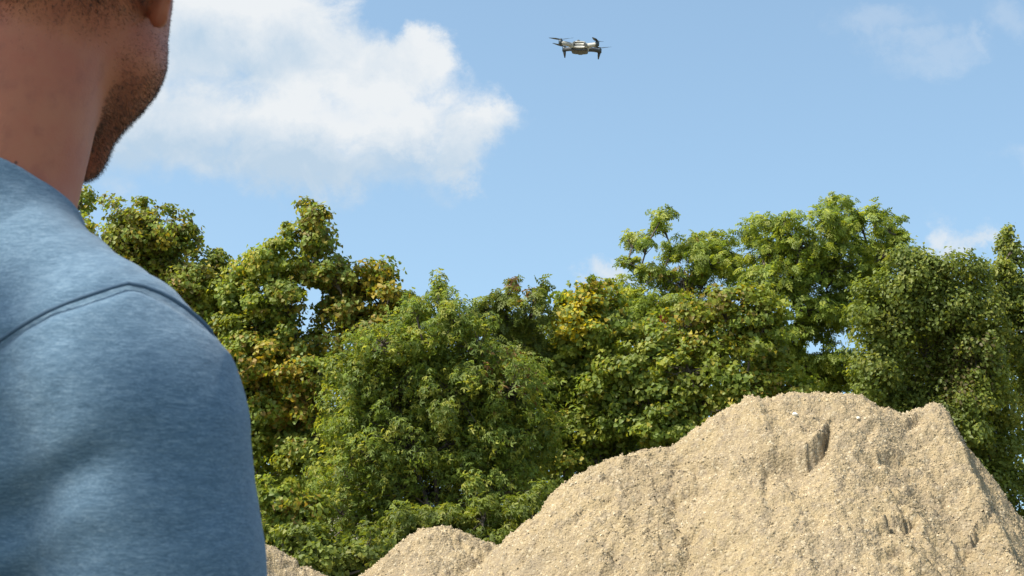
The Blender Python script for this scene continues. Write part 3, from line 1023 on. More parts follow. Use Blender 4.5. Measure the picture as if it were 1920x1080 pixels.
# head frame inside the body frame (he looks at the drone, so his head is turned back to the left)
HEAD_W = np.array([-0.327, 1.097, 1.700])
_d = HEAD_W - MAN
HEAD_L = np.array([_d @ RV, _d @ FV, HEAD_W[2]])
yaw = R_(-1.2)
hr_w = np.array([math.cos(yaw), -math.sin(yaw), 0])
hf_w = np.array([math.sin(yaw), math.cos(yaw), 0])
HR = np.array([hr_w @ RV, hr_w @ FV, 0])
HF = np.array([hf_w @ RV, hf_w @ FV, 0])
HM = np.stack([HR, HF, np.array([0, 0, 1.0])], 0).astype(np.float32)      # rows: head axes in body coordinates


def to_head(P):
    return (P - HEAD_L.astype(np.float32)) @ HM.T


def head_sdf(Q):
    A = Q.copy()
    A[:, 0] = np.abs(A[:, 0])
    d = ell(A, (0, -0.012, 0.045), (0.078, 0.100, 0.094))
    d = smin(d, ell(A, (0, 0.045, 0.008), (0.0685, 0.052, 0.088)), 0.03)
    d = smin(d, ell(A, (0, 0.040, -0.040), (0.0665, 0.050, 0.042)), 0.025)
    d = smin(d, cone(A, (0.047, 0.020, -0.046), (0.003, 0.078, -0.106), 0.0170, 0.0090), 0.024)
    d = smin(d, ell(A, (0, 0.078, -0.104), (0.009, 0.017, 0.012)), 0.016)
    d = smin(d, cone(A, (0.0, 0.03, -0.07), (0.0, 0.07, -0.095), 0.026, 0.016), 0.02)
    d = smin(d, cone(A, (0.046, 0.045, 0.0), (0.058, 0.02, 0.002), 0.012, 0.008), 0.02)
    d = smin(d, cone(A, (0, 0.098, 0.030), (0, 0.118, -0.012), 0.007, 0.0125), 0.012)
    d = smin(d, ell(A, (0.012, 0.108, -0.016), (0.008, 0.009, 0.007)), 0.006)
    d = smin(d, cone(A, (0.008, 0.094, 0.046), (0.046, 0.076, 0.046), 0.008, 0.007), 0.012)
    d = smax(d, -ell(A, (0.031, 0.100, 0.024), (0.015, 0.014, 0.010)), 0.010)
    d = smin(d, ell(A, (0.031, 0.080, 0.024), (0.013, 0.013, 0.013)), 0.003)
    d = smin(d, ell(A, (0, 0.098, -0.047), (0.024, 0.010, 0.0055)), 0.006)
    d = smin(d, ell(A, (0, 0.097, -0.060), (0.021, 0.010, 0.0065)), 0.006)
    # ears: a thin bowl flaring outwards to the back, with rim and lobe
    ca, sa = math.cos(R_(36)), math.sin(R_(36))
    E = A - np.array([0.0735, -0.010, 0.009], dtype=np.float32)
    E = np.stack([E[:, 0] * ca + E[:, 1] * sa, -E[:, 0] * sa + E[:, 1] * ca, E[:, 2]], -1)
    tilt = R_(-12)
    E = np.stack([E[:, 0], E[:, 1] * math.cos(tilt) + E[:, 2] * math.sin(tilt), -E[:, 1] * math.sin(tilt) + E[:, 2] * math.cos(tilt)], -1)
    ear = ell(E, (0, 0, 0.0), (0.0068, 0.0185, 0.0325))
    ear = smax(ear, -ell(E, (0.0075, 0.002, 0.004), (0.0085, 0.0125, 0.022)), 0.004)
    ear = smin(ear, ell(E, (0.001, 0.006, -0.025), (0.0056, 0.0095, 0.011)), 0.006)
    d = smin(d, ear, 0.006)
    return d


def body_sdf(P):
    A = P.copy()
    A[:, 0] = np.abs(A[:, 0])
    d = ell(A, (0, 0.005, 1.30), (0.165, 0.108, 0.20))
    d = smin(d, ell(A, (0.075, -0.045, 1.34), (0.085, 0.055, 0.13)), 0.05)
    d = smin(d, ell(A, (0.07, 0.07, 1.33), (0.09, 0.045, 0.08)), 0.05)
    d = smin(d, ell(A, (0, 0.012, 1.09), (0.145, 0.100, 0.20)), 0.06)
    d = smin(d, ell(A, (0, 0.0, 0.93), (0.160, 0.108, 0.13)), 0.06)
    d = smin(d, cone(A, (0.040, 0.000, 1.500), (0.160, 0.004, 1.422), 0.038, 0.034), 0.045)
    d = smin(d, ell(A, (0.178, 0.006, 1.385), (0.056, 0.056, 0.062)), 0.03)
    sh, el, wr = (0.196, 0.014, 1.370), (0.228, 0.030, 1.115), (0.232, 0.115, 0.875)
    d = smin(d, cone(A, sh, el, 0.052, 0.040), 0.02)
    d = smin(d, cone(A, el, wr, 0.041, 0.026), 0.015)
    # hand: palm, four fingers, thumb
    d = smin(d, ell(A, (0.232, 0.132, 0.828), (0.020, 0.038, 0.048)), 0.015)
    for fy, ln in ((0.160, 0.070), (0.143, 0.080), (0.124, 0.074), (0.106, 0.058)):
        k1 = (0.228, fy + 0.008, 0.792 - ln * 0.45)
        d = smin(d, cone(A, (0.231, fy, 0.800), k1, 0.0095, 0.0085), 0.004)
        d = smin(d, cone(A, k1, (0.214, fy + 0.010, 0.792 - ln), 0.0085, 0.007), 0.003)
    d = smin(d, cone(A, (0.222, 0.160, 0.845), (0.212, 0.182, 0.812), 0.012, 0.0095), 0.006)
    d = smin(d, cone(A, (0.212, 0.182, 0.812), (0.206, 0.184, 0.782), 0.0095, 0.008), 0.004)
    # legs
    d = smin(d, cone(A, (0.088, 0.0, 0.90), (0.105, 0.012, 0.50), 0.086, 0.058), 0.03)
    d = smin(d, cone(A, (0.105, 0.012, 0.50), (0.110, -0.010, 0.09), 0.054, 0.038), 0.02)
    d = smin(d, cone(A, (0.110, -0.02, 0.045), (0.130, 0.15, 0.035), 0.035, 0.028), 0.02)
    # neck (not mirrored: it leans towards the head)
    nb = np.array([-0.010, -0.012, 1.47])
    ntp = np.array([0.018, 0.024, 1.675])
    d = smin(d, cone(P, nb, ntp, 0.068, 0.0605), 0.030)
    # neck muscle from behind the ear down to the collar bone, and the wind pipe
    hd = head_sdf(to_head(P))
    d = smin(d, hd, 0.016)
    return d


def fold_px(P):
    """sideways position across his right sleeve as it faces the camera, metres"""
    return 0.7071 * (P[:, 0] + P[:, 1])




def shirt_sdf(P, seams=True):
    A = P.copy()
    A[:, 0] = np.abs(A[:, 0])
    d = ell(A, (0, 0.005, 1.30), (0.172, 0.114, 0.205))
    d = smin(d, ell(A, (0.075, -0.045, 1.34), (0.092, 0.060, 0.135)), 0.05)
    d = smin(d, ell(A, (0.07, 0.07, 1.33), (0.092, 0.048, 0.085)), 0.05)
    d = smin(d, ell(A, (0, 0.008, 1.08), (0.166, 0.118, 0.26)), 0.06)
    d = smin(d, ell(A, (0, 0.002, 0.95), (0.182, 0.128, 0.20)), 0.06)
    d = smin(d, cone(A, (0.040, 0.004, 1.508), (0.165, 0.008, 1.434), 0.045, 0.044), 0.045)
    d = smin(d, ell(A, (0.180, 0.006, 1.396), (0.067, 0.068, 0.072)), 0.035)
    slv = cone(A, (0.196, 0.014, 1.375), (0.219, 0.025, 1.190), 0.066, 0.070)
    slv = smax(slv, (1.188 - A[:, 2]) - 0.10 * (A[:, 0] - 0.2), 0.004)
    d = smin(d, slv, 0.022)
    # collar rises a little up the neck, opening cut round the neck
    d = smin(d, cone(P, (-0.008, -0.010, 1.47), (0.000, 0.000, 1.535), 0.075, 0.072), 0.026)
    cut = (P[:, 2] + 0.5 * P[:, 1] - 1.558) * 0.89
    d = smax(d, cut, 0.005)
    d = smax(d, 0.84 - P[:, 2], 0.006)
    if seams:
        # armhole seam, a furrow with slightly gathered cloth on the sleeve side
        ds, sg_ = seam_dist(A)
        d = d + 0.0040 * np.exp(-(ds / 0.0055) ** 2)
        d = d - 0.0026 * smooth01(0.0, 0.012, ds) * np.exp(-ds / 0.022) * sg_
        # cloth folds on the near sleeve and back
        s1 = fold_px(P)
        z = P[:, 2]
        side = smooth01(0.02, 0.10, P[:, 0] - P[:, 1] * 1.0)

        def fold(s0, z0, s2, z2, depth, wid):
            ax, az = s2 - s0, z2 - z0
            L_ = math.hypot(ax, az)
            al = ((s1 - s0) * ax + (z - z0) * az) / L_
            ac = (-(s1 - s0) * az + (z - z0) * ax) / L_
            en = smooth01(-0.03, 0.03, al) * (1 - smooth01(L_ - 0.045, L_ + 0.02, al))
            return side * depth * en * np.exp(-(ac / wid) ** 2)
        d = d + fold(0.05, 1.312, 0.165, 1.368, 0.0034, 0.013)
        d = d - fold(0.06, 1.338, 0.160, 1.392, 0.0020, 0.014)
        d = d + fold(0.06, 1.270, 0.150, 1.318, 0.0028, 0.013)
        d = d - fold(0.06, 1.292, 0.160, 1.338, 0.0020, 0.013)
        d = d + fold(0.10, 1.225, 0.170, 1.275, 0.0022, 0.016)
        d = d + fold(0.02, 1.40, 0.115, 1.437, 0.0022, 0.012)
        d = d + 0.0011 * vnoise(P * 95, 12) * np.exp(-(ds / 0.012) ** 2)
        cr = 1 - np.abs(vnoise(np.stack([s1 * 20 + z * 16, z * 26 - s1 * 20, P[:, 0] * 5], -1), 14))
        d = d + side * (0.0007 + 0.0012 * smooth01(0.16, 0.06, s1)) * cr ** 3
        d = d + side * 0.0016 * vnoise(np.stack([s1 * 22 + z * 14, z * 30 - s1 * 20, P[:, 0] * 6], -1), 4)
        d = d + 0.0026 * vnoise(np.stack([P[:, 0] * 9, P[:, 1] * 9, P[:, 2] * 11 + P[:, 0] * 8], -1), 8) * smooth01(1.50, 1.40, P[:, 2])
    return d


def trace(fn, px, py):
    """where the line of sight through a photograph pixel meets the surface, body coordinates"""
    o_ = np.array([0, 0, CAM_Z])
    dv = at(px, py, 1.0) - o_
    dv /= np.linalg.norm(dv)
    tt = 0.6
    for _ in range(200):
        q = o_ + dv * tt - MAN
        l_ = np.array([[q @ RV, q @ FV, q[2]]], dtype=np.float32)
        f_ = float(fn(l_)[0])
        if f_ < 2e-4:
            return l_[0]
        tt += f_ * 0.8
        if tt > 1.6:
            return None
    return l_[0]


# the line of the armhole seam over his near shoulder, then on under the arm
SEAM = [trace(lambda q: shirt_sdf(q, False), x_, y_) for x_, y_ in
        ((-50, 686), (-25, 660), (0, 638), (30, 617), (60, 599), (90, 583), (120, 570), (150, 559), (180, 549), (210, 539), (240, 531), (270, 537), (300, 548), (325, 561), (350, 578),
         (375, 599), (395, 619))]
SEAM = [q for q in SEAM if q is not None]
SEAM = [np.array([0.165, -0.100, 1.30]), np.array([0.178, -0.098, 1.345])] + SEAM + [np.array([0.196, 0.090, 1.38]), np.array([0.176, 0.098, 1.33])]
for i_ in (0, 1, -2, -1):
    q_ = SEAM[i_].astype(np.float32)
    for _ in range(8):
        f0_ = float(shirt_sdf(q_[None], False)[0])
        g_ = np.array([(float(shirt_sdf((q_ + np.eye(3, dtype=np.float32)[k] * 1e-3)[None], False)[0]) - f0_) / 1e-3 for k in range(3)], dtype=np.float32)
        q_ = q_ - f0_ * g_ / float(g_ @ g_ + 1e-6)
    SEAM[i_] = q_
SEAM = np.array(SEAM, dtype=np.float32)


def seam_dist(A):
    ds = np.full(len(A), 1.0, np.float32)
    sg_ = np.zeros(len(A), np.float32)
    lo, hi = SEAM.min(0) - 0.06, SEAM.max(0) + 0.06
    nr = np.where(((A > lo) & (A < hi)).all(1))[0]
    if len(nr) == 0:
        return ds, sg_
    Q_ = A[nr]
    best = np.full(len(nr), 1.0, np.float32)
    side_ = np.zeros(len(nr), np.float32)
    ctr = np.array([0.10, 0.0, 1.36], dtype=np.float32)
    for a_, b_ in zip(SEAM[:-1], SEAM[1:]):
        ab = b_ - a_
        tq = np.clip(((Q_ - a_) @ ab) / float(ab @ ab + 1e-9), 0, 1)
        df = Q_ - a_ - tq[:, None] * ab
        d_ = np.linalg.norm(df, axis=1)
        nrm_ = np.array([1.0, 0.0, -0.45], dtype=np.float32)
        upd = d_ < best
        best[upd] = d_[upd]
        side_[upd] = (df @ nrm_)[upd]
    ds[nr] = best
    sg_[nr] = smooth01(-0.002, 0.004, side_)
    return ds, sg_


def skin_material():
    m, t, p, o = material('skin')
    g = t.node('ShaderNodeTexCoord').outputs['Object']
    n1 = t.noise(g, 16.0, 4.0, 0.6)
    n2 = t.noise(g, 60.0, 4.0, 0.6)
    n3 = t.noise(g, 900.0, 3.0, 0.6)
    c = t.mix(t.remap(n1, 0.35, 0.65), (0.46, 0.165, 0.088), (0.43, 0.130, 0.072))
    c = t.mix(t.math('MULTIPLY', t.remap(n2, 0.48, 0.7), 0.4), c, (0.31, 0.10, 0.062))
    v = t.voronoi(g, 46.0)
    c = t.mix(t.remap(v, 0.05, 0.075, 0.8, 0.0), c, (0.10, 0.04, 0.03))
    t.put(p.inputs['Base Color'], c)
    p.inputs['Roughness'].default_value = 0.48
    p.inputs['Specular IOR Level'].default_value = 0.35
    p.inputs['Subsurface Weight'].default_value = 0.12
    p.inputs['Subsurface Radius'].default_value = (1.0, 0.35, 0.2)
    p.inputs['Subsurface Scale'].default_value = 0.006
    pore = t.voronoi(g, 700.0)
    h = t.math('ADD', t.math('MULTIPLY', n3, 0.5), t.math('ADD', pore, t.math('MULTIPLY', n2, 1.5)))
    t.put(p.inputs['Normal'], t.bump(h, 0.14, 0.0012))
    return m


def shirt_material():
    """heathered blue grey jersey: short sideways streaks of pale and dark yarn"""
    m, t, p, o = material('heather_jersey')
    g = t.node('ShaderNodeTexCoord').outputs['Object']
    st = t.vmath('MULTIPLY', g, (1.0, 1.0, 5.0))
    w1 = t.noise(g, 60.0, 3.0, 0.5, color=True)
    stw = t.vmath('ADD', st, t.scale(w1, 0.016))
    a = t.noise(stw, 120.0, 5.0, 0.76)
    b = t.noise(stw, 420.0, 3.0, 0.7)
    f = t.noise(g, 7.0, 3.0, 0.5)
    v = t.math('ADD', t.math('MULTIPLY', a, 0.55), t.math('MULTIPLY', b, 0.45))
    c = t.ramp(v, [(0.33, (0.050, 0.096, 0.150)), (0.50, (0.112, 0.188, 0.265)), (0.67, (0.225, 0.320, 0.405))])
    t.put(p.inputs['Base Color'], c)
    p.inputs['Roughness'].default_value = 0.95
    p.inputs['Specular IOR Level'].default_value = 0.1
    p.inputs['Sheen Weight'].default_value = 0.35
    p.inputs['Sheen Roughness'].default_value = 0.45
    p.inputs['Sheen Tint'].default_value = (0.75, 0.87, 1.0, 1.0)
    knit = t.noise(t.vmath('MULTIPLY', g, (1.0, 1.0, 2.0)), 1400.0, 2.0, 0.6)
    wr = t.noise(t.vmath('MULTIPLY', g, (1.0, 1.0, 1.7)), 36.0, 4.0, 0.55)
    n1 = t.bump(wr, 0.22, 0.012)
    t.put(p.inputs['Normal'], t.bump(t.math('ADD', knit, v), 0.4, 0.0012, n1))
    return m


M_SKIN, M_SHIRT = skin_material(), shirt_material()
M_HAIR = plain('dark_brown_hair', (0.045, 0.026, 0.018), 0.55, 0, 0.3, 300)
M_BEARD = plain('brown_beard_hair', (0.085, 0.047, 0.030), 0.55, 0, 0.45, 300)
M_TROUSER = plain('grey_trouser_cloth', (0.07, 0.075, 0.085), 0.9, 0, 0.2, 60)
M_SHOE = plain('dark_shoe_leather', (0.04, 0.035, 0.03), 0.6, 0, 0.2, 30)
M_EYE = plain('eye_white', (0.75, 0.73, 0.70), 0.2, 0, 0.05, 30)
M_SEAM = plain('seam_thread', (0.065, 0.115, 0.175), 0.95, 0, 0.2, 300)

person = tag(empty('person', tuple(MAN)), 'person in heather blue T-shirt seen from behind, short beard, watching the drone', 'person')

zb = np.concatenate([np.arange(-0.02, 0.70, 0.012), np.arange(0.70, 0.90, 0.005), np.arange(0.90, 1.40, 0.012), np.arange(1.40, 1.88, 0.0034)])
BVt, BF = polygonise(body_sdf, np.arange(-0.30, 0.301, 0.0052), np.arange(-0.16, 0.26, 0.0052), zb)
body = mesh_np('body', to_world(BVt), BF, M_SKIN, person, smooth=True)

SVt, SF = polygonise(shirt_sdf, np.arange(-0.31, 0.311, 0.0042), np.arange(-0.17, 0.17, 0.0042),
                     np.concatenate([np.arange(0.82, 1.15, 0.008), np.arange(1.15, 1.575, 0.0032)]))
shirt = mesh_np('shirt', to_world(SVt), SF, M_SHIRT, person, smooth=True)


for sgn in (1, -1):
    path = to_world(SEAM * np.array([sgn, 1, 1], dtype=np.float32))
    mesh_np('sleeve_seam', *tube(path, [0.0013] * len(path), 6), M_SEAM, shirt, smooth=True)['label'] = 'dark stitched armhole seam'


def trouser_sdf(P):
    A = P.copy()
    A[:, 0] = np.abs(A[:, 0])
    d = ell(A, (0, 0.0, 0.93), (0.172, 0.118, 0.14))
    d = smin(d, cone(A, (0.090, 0.0, 0.88), (0.108, 0.012, 0.50), 0.098, 0.076), 0.03)
    d = smin(d, cone(A, (0.108, 0.012, 0.50), (0.112, 0.0, 0.10), 0.074, 0.066), 0.02)
    d = d + 0.004 * vnoise(np.stack([P[:, 0] * 18, P[:, 1] * 18, P[:, 2] * 22], -1), 2)
    return smax(smax(d, P[:, 2] - 1.0, 0.01), 0.075 - P[:, 2], 0.01)


TV, TF = polygonise(trouser_sdf, np.arange(-0.24, 0.241, 0.010), np.arange(-0.15, 0.151, 0.010), np.arange(0.05, 1.03, 0.011))
mesh_np('trousers', to_world(TV), TF, M_TROUSER, person, smooth=True)
for sgn in (1, -1):
    def shoe_sdf(P, sgn=sgn):
        A = P.copy()
        A[:, 0] = A[:, 0] * sgn
        d = cone(A, (0.112, -0.035, 0.048), (0.134, 0.175, 0.036), 0.047, 0.042)
        d = smin(d, cone(A, (0.112, -0.02, 0.06), (0.112, -0.015, 0.11), 0.048, 0.045), 0.02)
        return smax(d, -P[:, 2] - 0.0, 0.006)
    xr = np.arange(0.04, 0.21, 0.007)
    HV, HFc = polygonise(shoe_sdf, np.sort(xr * sgn), np.arange(-0.11, 0.25, 0.007), np.arange(-0.02, 0.18, 0.007))
    mesh_np('shoe', to_world(HV), HFc, M_SHOE, person, smooth=True)
for sgn in (1, -1):
    th, ph = np.meshgrid(np.linspace(0, np.pi, 9), np.linspace(0, 2 * np.pi, 13)[:-1], indexing='ij')
    ev = np.stack([np.sin(th) * np.cos(ph), np.sin(th) * np.sin(ph), np.cos(th)], -1).reshape(-1, 3) * 0.0135
    idx = np.arange(9 * 12).reshape(9, 12)
    ef = np.stack([idx[:-1], np.roll(idx[:-1], -1, 1), np.roll(idx[1:], -1, 1), idx[1:]], -1).reshape(-1, 4)
    ev = (ev + np.array([0.031 * sgn, 0.0815, 0.024])) @ HM + HEAD_L
    mesh_np('eye', to_world(ev), ef, M_EYE, person, smooth=True)

# hair: single strands rooted in the skin
tri = np.concatenate([BF[:, [0, 1, 2]], BF[:, [0, 2, 3]]])
tv = BVt[tri]
tn = np.cross(tv[:, 1] - tv[:, 0], tv[:, 2] - tv[:, 0])
ta = np.linalg.norm(tn, axis=1)
tn = tn / (ta[:, None] + 1e-12)
thc = to_head(tv.mean(1).astype(np.float32))
thn = tn @ HM.T
headz = tv[:, :, 2].mean(1) > 1.52


def strands(name, mask_fn, density, len_fn, dir_fn, width, mat, seed):
    rng = np.random.default_rng(seed)
    wgt = ta * 0.5 * np.where(headz, np.clip(mask_fn(thc, thn), 0, 1), 0)
    n = int(density * wgt.sum() * 1e4)
    ti = rng.choice(len(ta), n, p=wgt / wgt.sum())
    b1, b2 = rng.random(n), rng.random(n)
    fl = b1 + b2 > 1
    b1[fl], b2[fl] = 1 - b1[fl], 1 - b2[fl]
    pt = tv[ti, 0] + b1[:, None] * (tv[ti, 1] - tv[ti, 0]) + b2[:, None] * (tv[ti, 2] - tv[ti, 0])
    hc, hn = to_head(pt.astype(np.float32)), thn[ti]
    L_ = len_fn(hc) * rng.uniform(0.55, 1.25, n)
    dr = hn * 1.0 + dir_fn(hc) + rng.normal(0, 0.62, (n, 3))
    dr /= np.linalg.norm(dr, axis=1, keepdims=True)
    d2 = dr + dir_fn(hc) * 0.8 + rng.normal(0, 0.6, (n, 3))
    d2 /= np.linalg.norm(d2, axis=1, keepdims=True)
    sd = np.cross(dr, rng.normal(size=(n, 3)))
    sd /= np.linalg.norm(sd, axis=1, keepdims=True)
    hw = width * 0.5 * rng.uniform(0.7, 1.3, (n, 1))
    p0 = hc - hn * 0.0008
    p1 = p0 + dr * (L_ * 0.55)[:, None]
    p2 = p1 + d2 * (L_ * 0.45)[:, None]
    V = np.stack([p0 - sd * hw, p0 + sd * hw, p1 - sd * hw * 0.8, p1 + sd * hw * 0.8, p2], 1).reshape(-1, 3)
    k = (np.arange(n) * 5)[:, None]
    F = np.concatenate([k + np.array([[0, 1, 3]]), k + np.array([[0, 3, 2]]), k + np.array([[2, 3, 4]])])
    Vb = V @ HM + HEAD_L
    return mesh_np(name, to_world(Vb), F, mat, person)


def beard_mask(q, n_):
    edge = -0.014 + 0.003 * np.sin(q[:, 2] * 180)
    a_ = smooth01(edge, edge + 0.014, q[:, 1] - 0.55 * np.clip(-0.055 - q[:, 2], 0, 0.08))
    top = 1 - smooth01(0.02, 0.05, q[:, 2] + 0.6 * np.clip(q[:, 1] - 0.03, 0, 1))
    low = smooth01(-0.150, -0.128, q[:, 2])
    bare_cheek = 1 - 0.9 * smooth01(-0.05, -0.015, q[:, 2]) * smooth01(0.05, 0.085, q[:, 1])
    lips = 1 - ((np.abs(q[:, 0]) < 0.025) & (q[:, 2] < -0.040) & (q[:, 2] > -0.067) & (q[:, 1] > 0.085))
    notear = 1 - ((np.abs(q[:, 0]) > 0.071) & (q[:, 1] < 0.016))
    fade = 0.45 + 0.55 * smooth01(-0.01, -0.06, q[:, 2])
    return a_ * top * low * bare_cheek * lips * notear * fade


def scalp_mask(q, n_):
    hl = -0.042 + 0.45 * np.clip(q[:, 1] + 0.06, 0, 0.2) + 0.35 * np.clip(np.abs(q[:, 0]) - 0.03, 0, 0.1) + 0.006 * np.sin(q[:, 0] * 120)
    back = smooth01(hl - 0.022, hl + 0.035, q[:, 2]) * (1 - smooth01(0.02, 0.035, q[:, 1] - 0.6 * np.clip(q[:, 2] - 0.03, 0, 0.1)))
    notear = 1 - ((np.abs(q[:, 0]) > 0.073) & (np.abs(q[:, 1]) < 0.03) & (np.abs(q[:, 2]) < 0.045))
    return back * notear * smooth01(0.105, 0.075, q[:, 1])


strands('beard', beard_mask, 115, lambda q: 0.0027 + 0.0022 * smooth01(-0.03, -0.09, q[:, 2]),
        lambda q: np.stack([q[:, 0] * 0, 0.35 + q[:, 0] * 0, -0.55 + q[:, 0] * 0], -1), 0.00025, M_BEARD, 5)
strands('hair', scalp_mask, 85, lambda q: 0.0025 + 0.014 * smooth01(-0.05, 0.05, q[:, 2]),
        lambda q: np.stack([q[:, 0] * 0, -0.1 + q[:, 0] * 0, -0.8 + 1.2 * smooth01(0.0, 0.1, q[:, 2])], -1), 0.00032, M_HAIR, 6)


# ------------------------------------------------------------------ the drone
M_DSHELL = plain('drone_light_grey_plastic', (0.37, 0.365, 0.33), 0.45, 0, 0.06, 200)
M_DDARK = plain('drone_dark_grey_plastic', (0.045, 0.048, 0.05), 0.5, 0, 0.1, 200)
M_DMETAL = plain('drone_motor_metal', (0.06, 0.075, 0.085), 0.35, 0.6, 0.1, 200)
M_DPROP = plain('drone_propeller_plastic', (0.035, 0.05, 0.06), 0.4, 0, 0.1, 200)
M_DGLASS = plain('drone_lens_glass', (0.01, 0.01, 0.015), 0.05, 0, 0.1, 200)


def rounded_loft(sections, n=16, p=3.2):
    """sections: (y, cx, cz, half width, half height) -> superellipse loft"""
    V, F = [], []
    th = np.arange(n) / n * 2 * np.pi
    c, s_ = np.cos(th), np.sin(th)
    ex = np.sign(c) * np.abs(c) ** (2 / p)
    ez = np.sign(s_) * np.abs(s_) ** (2 / p)
    for y, cx, cz, hw, hh in sections:
        V.append(np.stack([cx + ex * hw, np.full(n, y), cz + ez * hh], -1))
    k = len(sections)
    V.append(np.array([[sections[0][1], sections[0][0] - 0.001, sections[0][2]], [sections[-1][1], sections[-1][0] + 0.001, sections[-1][2]]]))
    idx = np.arange(n * k).reshape(k, n)
    q = np.stack([idx[:-1], np.roll(idx[:-1], -1, 1), np.roll(idx[1:], -1, 1), idx[1:]], -1).reshape(-1, 4)
    tris = [(i, idx[0][(i + 1) % n], n * k) for i in range(n)] + [(idx[-1][(i + 1) % n], idx[-1][i], n * k + 1) for i in range(n)]
    V = np.concatenate(V)
    F = np.concatenate([q[:, [0, 1, 2]], q[:, [0, 2, 3]], np.array(tris)])
    return V, F


DR = empty('drone', (0, 0, 0))
tag(DR, 'small light grey quadcopter drone with dark motors hovering in the blue sky', 'drone')


def dpart(name, VF, mat, parent=DR, smooth=True):
    V, F = VF
    me = bpy.data.meshes.new(name)
    me.from_pydata([tuple(map(float, v)) for v in V], [], [tuple(map(int, f)) for f in F])
    if smooth:
        me.polygons.foreach_set('use_smooth', np.ones(len(me.polygons), dtype=bool))
    me.materials.append(mat)
    o_ = bpy.data.objects.new(name, me)
    sc.collection.objects.link(o_)
    o_.parent = parent
    return o_


def capped(path, radii, sides=10):
    V, q = tube(path, radii, sides)
    n = len(path)
    F = np.concatenate([q[:, [0, 1, 2]], q[:, [0, 2, 3]]])
    V = np.concatenate([V, [path[0]], [path[-1]]])
    c0, c1 = len(V) - 2, len(V) - 1
    t0 = [((i + 1) % sides, i, c0) for i in range(sides)]
    t1 = [((n - 1) * sides + i, (n - 1) * sides + (i + 1) % sides, c1) for i in range(sides)]
    return V, np.concatenate([F, np.array(t0), np.array(t1)])


# local axes: x to the right, y away (its front), z up, metres
shell = dpart('body', rounded_loft([(-0.078, 0, 0.004, 0.036, 0.014), (-0.072, 0, 0.004, 0.048, 0.020), (-0.04, 0, 0.004, 0.057, 0.025), (0.03, 0, 0.003, 0.057, 0.025),
                                    (0.065, 0, 0.0, 0.050, 0.021), (0.085, 0, -0.003, 0.030, 0.015), (0.090, 0, -0.004, 0.016, 0.010)], 20), M_DSHELL)
dpart('belly_plate', rounded_loft([(-0.072, 0, -0.018, 0.044, 0.008), (-0.064, 0, -0.019, 0.052, 0.012), (0.05, 0, -0.019, 0.050, 0.012), (0.062, 0, -0.017, 0.042, 0.008)], 16), M_DDARK)
dpart('battery', rounded_loft([(-0.080, 0, 0.016, 0.030, 0.008), (-0.074, 0, 0.018, 0.040, 0.012), (0.02, 0, 0.024, 0.040, 0.012), (0.026, 0, 0.022, 0.028, 0.008)], 16), M_DSHELL)
dpart('rear_vent', rounded_loft([(-0.0795, 0.004, 0.0075, 0.036, 0.0035), (-0.077, 0.004, 0.0075, 0.042, 0.0045), (-0.06, 0.004, 0.0075, 0.046, 0.0045)], 14), M_DDARK)
dpart('top_sensor', capped([(-0.008, -0.03, 0.030), (-0.008, -0.03, 0.041), (-0.008, -0.03, 0.044)], [0.010, 0.009, 0.005]), M_DDARK)
gim = dpart('gimbal_camera', rounded_loft([(0.070, 0, -0.012, 0.012, 0.010), (0.076, 0, -0.013, 0.018, 0.014), (0.096, 0, -0.013, 0.018, 0.014), (0.101, 0, -0.013, 0.013, 0.010)], 14), M_DDARK)
dpart('lens', capped([(0, 0.099, -0.013), (0, 0.105, -0.013)], [0.011, 0.010], 14), M_DGLASS, gim)

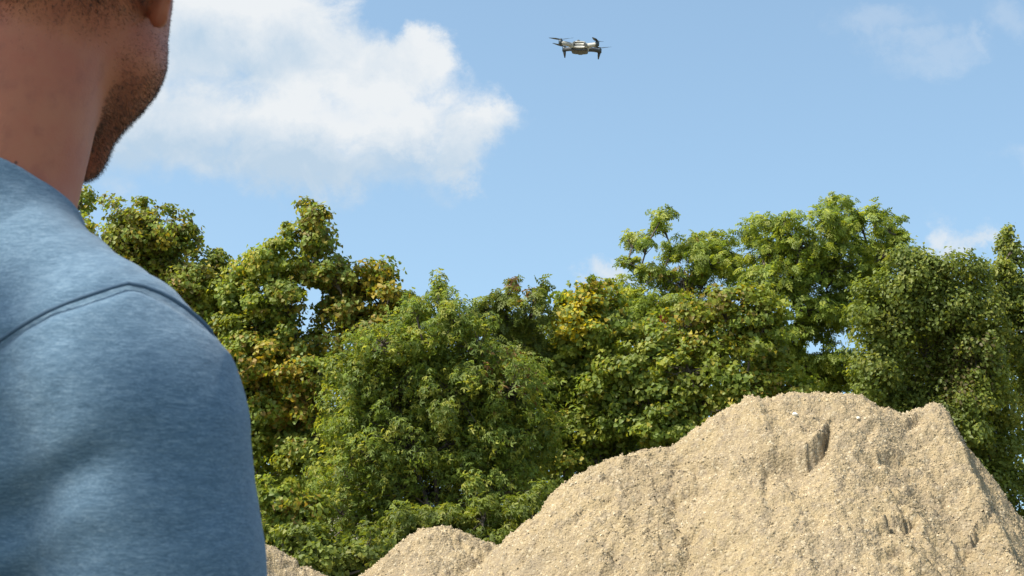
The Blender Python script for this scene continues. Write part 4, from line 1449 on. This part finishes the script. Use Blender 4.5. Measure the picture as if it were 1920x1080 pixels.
motors = [  # x, y, z, front?, blade azimuth in degrees
    (-0.112, -0.078, 0.020, False, 168.0, 10.0),
    (0.108, -0.078, 0.016, False, 62.0, 8.0),
    (-0.100, 0.100, 0.008, True, 196.0, 14.0),
    (0.116, 0.100, 0.004, True, 18.0, 12.0)]
for mx_, my_, mz_, frontm, az_, tip in motors:
    sg = 1 if mx_ > 0 else -1
    root_ = (sg * 0.046, my_ * 0.62, 0.006 if not frontm else 0.004)
    pth = np.array([root_, (root_[0] * 0.45 + mx_ * 0.55, root_[1] * 0.4 + my_ * 0.6, mz_ - 0.006), (mx_, my_, mz_ - 0.004)])
    dpart('arm', capped(bez(pth[0], pth[2], 0.02, 6, np.random.default_rng(3)), [0.0155, 0.0145, 0.0135, 0.013, 0.0125, 0.0125], 10), M_DSHELL if not frontm else M_DDARK)
    dpart('motor', capped([(mx_, my_, mz_ - 0.016), (mx_, my_, mz_ - 0.014), (mx_, my_, mz_ + 0.010), (mx_, my_, mz_ + 0.013)], [0.010, 0.0135, 0.0135, 0.010], 14), M_DMETAL)
    if frontm:
        dpart('leg', capped([(mx_, my_, mz_ - 0.012), (mx_ - sg * 0.003, my_, mz_ - 0.030), (mx_ - sg * 0.005, my_ + 0.004, mz_ - 0.054)], [0.0105, 0.0080, 0.0032], 10), M_DDARK)
    else:
        dpart('leg', capped([(mx_, my_, mz_ - 0.012), (mx_, my_, mz_ - 0.024)], [0.008, 0.005], 10), M_DDARK)
    pe = bpy.data.objects.new('propeller', None)
    sc.collection.objects.link(pe)
    pe.parent = DR
    pe.location = (mx_, my_, mz_ + 0.016)
    dpart('hub', capped([(0, 0, -0.004), (0, 0, 0.004), (0, 0, 0.006)], [0.007, 0.007, 0.004], 12), M_DPROP, pe)
    for kk in (0, 1):
        a_ = R_(az_ + 180 * kk + (8 if kk else 0))
        V, F = [], []
        for i, r_ in enumerate(np.linspace(0.004, 0.076, 9)):
            f_ = i / 8
            ch = 0.5 * (0.010 + 0.012 * math.sin(math.pi * min(1, f_ * 1.15)) * (1 - 0.35 * f_)) * (1 if i < 8 else 0.45)
            tw = R_(24 - 16 * f_)
            zc = math.tan(R_(tip)) * r_ * 0.8
            for sgn in (-1, 1):
                for th_ in (0.0006, -0.0006):
                    yy = sgn * ch
                    V.append((r_, yy * math.cos(tw), zc + yy * math.sin(tw) + th_))
        V = np.array(V)
        for i in range(8):
            b_ = i * 4
            for q in ((0, 2, 6, 4), (1, 5, 7, 3), (0, 4, 5, 1), (2, 3, 7, 6)):
                F.append((b_ + q[0], b_ + q[1], b_ + q[2]))
                F.append((b_ + q[0], b_ + q[2], b_ + q[3]))
        ca_, sa_ = math.cos(a_), math.sin(a_)
        V = np.stack([V[:, 0] * ca_ - V[:, 1] * sa_, V[:, 0] * sa_ + V[:, 1] * ca_, V[:, 2]], -1)
        dpart('blade', (V, F), M_DPROP, pe, smooth=False)
DR.location = tuple(at(1087, 90, 9.6))
DR.rotation_euler = (R_(7), R_(3), R_(-5))
